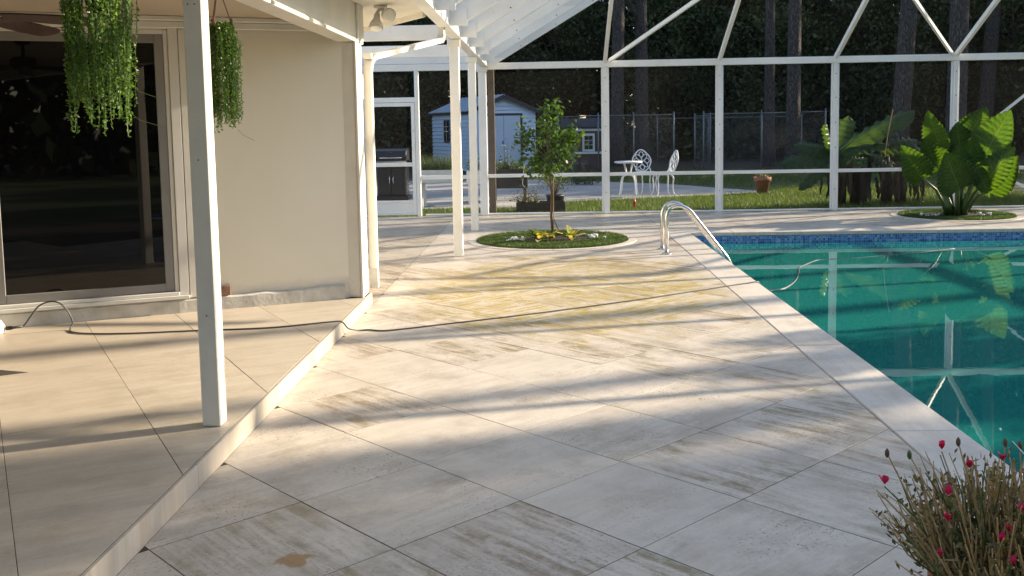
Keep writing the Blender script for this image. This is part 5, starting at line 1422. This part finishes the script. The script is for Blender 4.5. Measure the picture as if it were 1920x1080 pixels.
# ================================================================ SHED, COOP, WIRE PEN
TH = R(25)
sf = Vector((math.cos(TH), math.sin(TH), 0)); sb = Vector((-math.sin(TH), math.cos(TH), 0)); so = Vector((-2.42, 32.75, GZ))
shed = thing('garden_shed', so, 'pale blue clapboard garden shed with gable roof and double door', 'shed')
SW, SD_, EV, PK = 2.42, 3.9, 2.05, 2.55
def sbx(x0, x1, y0, y1, z0, z1): return MB().obox(so, sf, sb, (0, 0, 1), x0, x1, y0, y1, z0, z1)
body = MB()
pr = [(0.02, 0), (SW - 0.02, 0), (SW - 0.02, EV), (SW / 2, PK - 0.03), (0.02, EV)]
V = [so + sf * x + sb * 0.03 + Vector((0, 0, z)) for x, z in pr] + [so + sf * x + sb * (SD_ - 0.03) + Vector((0, 0, z)) for x, z in pr]
body.add(V, [tuple(range(5)), tuple(range(9, 4, -1))] + [(i, (i + 1) % 5, 5 + (i + 1) % 5, 5 + i) for i in range(5)])
body.build('wall_core', 'siding', shed)
def clap(x0, x1, z, h, face):
    """one tilted clapboard"""
    if face == 'front': o_, ux, uo = so, sf, -sb
    else: o_, ux, uo = so, sb, -sf
    zv = Vector((0, 0, 1))
    p = [o_ + ux * x0 + zv * z + uo * 0.034, o_ + ux * x1 + zv * z + uo * 0.034, o_ + ux * x1 + zv * (z + h) + uo * 0.002, o_ + ux * x0 + zv * (z + h) + uo * 0.002]
    q_ = [v - uo * 0.03 for v in p]
    MB().add(p + q_, [(0, 1, 2, 3), (7, 6, 5, 4), (0, 4, 5, 1), (1, 5, 6, 2), (2, 6, 7, 3), (3, 7, 4, 0)]).build('clapboard', 'siding', shed)
nb = 15; bh = EV / nb
for k in range(nb):
    z = 0.0 + k * bh
    clap(0.0, SD_, z, bh - 0.014, 'side')
    if z < 1.86:
        clap(0.0, 0.52, z, bh - 0.008, 'front'); clap(1.92, SW, z, bh - 0.008, 'front')
    else: clap(0.0, SW, z, bh - 0.008, 'front')
for k in range(3):
    z = EV + k * bh; ins = (z + bh * 0.6 - EV) / (PK - EV) * SW / 2
    clap(ins, SW - ins, z, bh - 0.01, 'front')
dd = sbx(0.60, 1.84, -0.03, -0.005, 0.05, 1.86).build('door', 'shed_door', shed, bevel=0.004)
sbx(1.215, 1.225, -0.033, -0.0305, 0.06, 1.85).build('door_gap', 'shed_trim', dd)
sbx(1.16, 1.19, -0.05, -0.031, 0.9, 1.0).build('handle', 'dark', dd)
for (a, b_, c_, d_) in ((0.52, 0.598, 0.05, 1.94), (1.842, 1.92, 0.05, 1.94), (0.5985, 1.8415, 1.862, 1.94)):
    sbx(a, b_, -0.035, -0.004, c_, d_).build('door_trim', 'shed_trim', shed)
wn = MB().obox(so, sb, -sf, (0, 0, 1), 1.95, 2.55, 0.0, 0.045, 0.95, 1.75).build('window', 'shed_trim', shed)
MB().obox(so, sb, -sf, (0, 0, 1), 2.03, 2.47, 0.0455, 0.05, 1.0, 1.70).build('pane', 'glass', wn)
for (a, b_, c_, d_) in ((2.24, 2.26, 1.0, 1.7), (2.03, 2.47, 1.335, 1.365), (2.03, 2.47, 1.51, 1.525)):
    MB().obox(so, sb, -sf, (0, 0, 1), a, b_, 0.0505, 0.058, c_, d_).build('muntin', 'white', wn)
for s_ in (0, 1):
    ed, rd_ = (-0.12, SW / 2) if s_ == 0 else (SW + 0.12, SW / 2)
    ze = EV - 0.04
    P_ = [so + sf * ed + sb * -0.15 + Vector((0, 0, ze)), so + sf * rd_ + sb * -0.15 + Vector((0, 0, PK)), so + sf * rd_ + sb * (SD_ + 0.15) + Vector((0, 0, PK)), so + sf * ed + sb * (SD_ + 0.15) + Vector((0, 0, ze))]
    up_ = Vector((0, 0, 0.03))
    ro = MB().add(P_ + [v + up_ for v in P_], [(3, 2, 1, 0), (4, 5, 6, 7), (0, 1, 5, 4), (1, 2, 6, 5), (2, 3, 7, 6), (3, 0, 4, 7)]).build('roof_slope', 'shed_roof', shed)
    for k in range(12):
        f = (k + 0.5) / 12
        a_, b_ = P_[0].lerp(P_[3], f) + up_ * 1.3, P_[1].lerp(P_[2], f) + up_ * 1.3
        MB().bar(a_, b_, 0.03, 0.02).build('roof_rib', 'shed_roof', ro)
    MB().bar(P_[0] - sb * 0.012 + Vector((0, 0, -0.04)), P_[1] - sb * 0.012 + Vector((0, 0, -0.04)), 0.02, 0.13).build('barge_board', 'shed_trim', shed)
    MB().bar(P_[0] + Vector((0, 0, -0.035)), P_[3] + Vector((0, 0, -0.035)), 0.02, 0.08).build('fascia', 'shed_trim', shed)

cx0, cy0 = 0.72, 31.6
coop = thing('chicken_coop', (cx0 + 0.6, cy0, GZ), 'low red brown coop with a white framed window behind the wire pen', 'coop')
MB().box(cx0, cx0 + 1.25, cy0, cy0 + 1.0, GZ + 0.52, GZ + 1.42).build('upper_body', 'coop', coop, bevel=0.01)
MB().box(cx0 + 0.03, cx0 + 1.22, cy0 + 0.06, cy0 + 0.98, GZ, GZ + 0.515).build('lower_body', 'coop', coop)
for z in (0.56, 1.30):
    MB().box(cx0 - 0.01, cx0 + 1.26, cy0 - 0.03, cy0 - 0.001, GZ + z, GZ + z + 0.07).build('trim_board', 'white', coop)
w_ = MB().box(cx0 + 0.58, cx0 + 0.98, cy0 - 0.035, cy0 - 0.002, GZ + 0.64, GZ + 1.22).build('window', 'white', coop)
for i in (0, 1):
    for j in (0, 1, 2):
        MB().box(cx0 + 0.645 + i * 0.14, cx0 + 0.775 + i * 0.14, cy0 - 0.039, cy0 - 0.036, GZ + 0.71 + j * 0.15, GZ + 0.845 + j * 0.15).build('pane', 'glass', w_)
V = [(cx0 - 0.1, cy0 - 0.12, GZ + 1.43), (cx0 + 1.35, cy0 - 0.12, GZ + 1.43), (cx0 + 1.35, cy0 + 0.5, GZ + 1.72), (cx0 - 0.1, cy0 + 0.5, GZ + 1.72), (cx0 - 0.1, cy0 + 1.12, GZ + 1.43), (cx0 + 1.35, cy0 + 1.12, GZ + 1.43)]
MB().add(V, [(0, 1, 2, 3), (3, 2, 5, 4), (0, 3, 4), (1, 5, 2), (0, 4, 5, 1)]).build('roof', 'shed_trim', coop)
for k, (x, lab) in enumerate(((1.03, 'left one of two pale buckets standing under the coop window'), (1.34, 'right one of two pale buckets standing under the coop window'))):
    bt = thing('bucket', (x, 31.3, GZ), lab, 'bucket', 'pale buckets by the coop')
    MB().lathe([(0.09, 0), (0.115, 0.26), (0.12, 0.27), (0.115, 0.28), (0.01, 0.27)], (x, 31.3, GZ), 16).build('pail', 'galv', bt, smooth=True)
    MB().tube([(x + 0.115 * math.cos(i * .52), 31.3 - 0.03, GZ + 0.27 + 0.09 * math.sin(i * .52)) for i in range(7)], 0.005, 5).build('handle', 'galv', bt)

def fence_run(pts, label, h=1.80, wire=True):
    t = thing('chain_link_fence', (*pts[0], GZ), label, 'fence', 'chain link fence runs around the pen')
    for i, (x, y) in enumerate(pts):
        po = MB().tube([(x, y, GZ - 0.1), (x, y, GZ + h + 0.04)], 0.024, 10).build('post', 'galv', t, smooth=True)
        MB().lathe([(0.028, 0), (0.024, 0.02), (0.005, 0.04)], (x, y, GZ + h + 0.04), 10).build('post_cap', 'galv', po, smooth=True)
    for (x0, y0), (x1, y1) in zip(pts[:-1], pts[1:]):
        MB().tube([(x0, y0, GZ + h - 0.02), (x1, y1, GZ + h - 0.02)], 0.015, 8).build('top_rail', 'galv', t, smooth=True)
        if not wire: continue
        L = math.hypot(x1 - x0, y1 - y0); mw = MB(); s = 0.085
        nx = int((L + h) / s)
        for k in range(nx):
            for sg in (0, 1):
                u0 = k * s - h; a0, a1 = max(0, u0), min(L, u0 + h)
                if a1 - a0 < 0.02: continue
                z0, z1 = (a0 - u0, a1 - u0) if sg == 0 else (h - (a0 - u0), h - (a1 - u0))
                f = lambda a, z: Vector((x0 + (x1 - x0) * a / L, y0 + (y1 - y0) * a / L + (0.002 if sg else -0.002), GZ + z * 0.985))
                mw.tube([f(a0, z0), f(a1, z1)], 0.0022, 3, False)
        mw.build('wire_mesh', 'galv', t, kind='stuff')
fence_run([(0.55, 32.6), (1.78, 30.9), (2.9, 30.95), (4.17, 31.0)], 'chain link fence run in front of the coop and the two big pines')
fence_run([(5.17, 31.4), (6.9, 30.9), (8.70, 30.25)], 'chain link fence run right of the open gate gap')
fence_run([(5.47, 31.9), (5.17, 33.2)], 'narrow chain link gate leaf standing ajar beside the gap', 1.75)
fence_run([(4.3, 36.5), (6.2, 36.6), (8.2, 36.6), (9.6, 36.4)], 'back run of the chain link pen among the trees', 1.7, False)
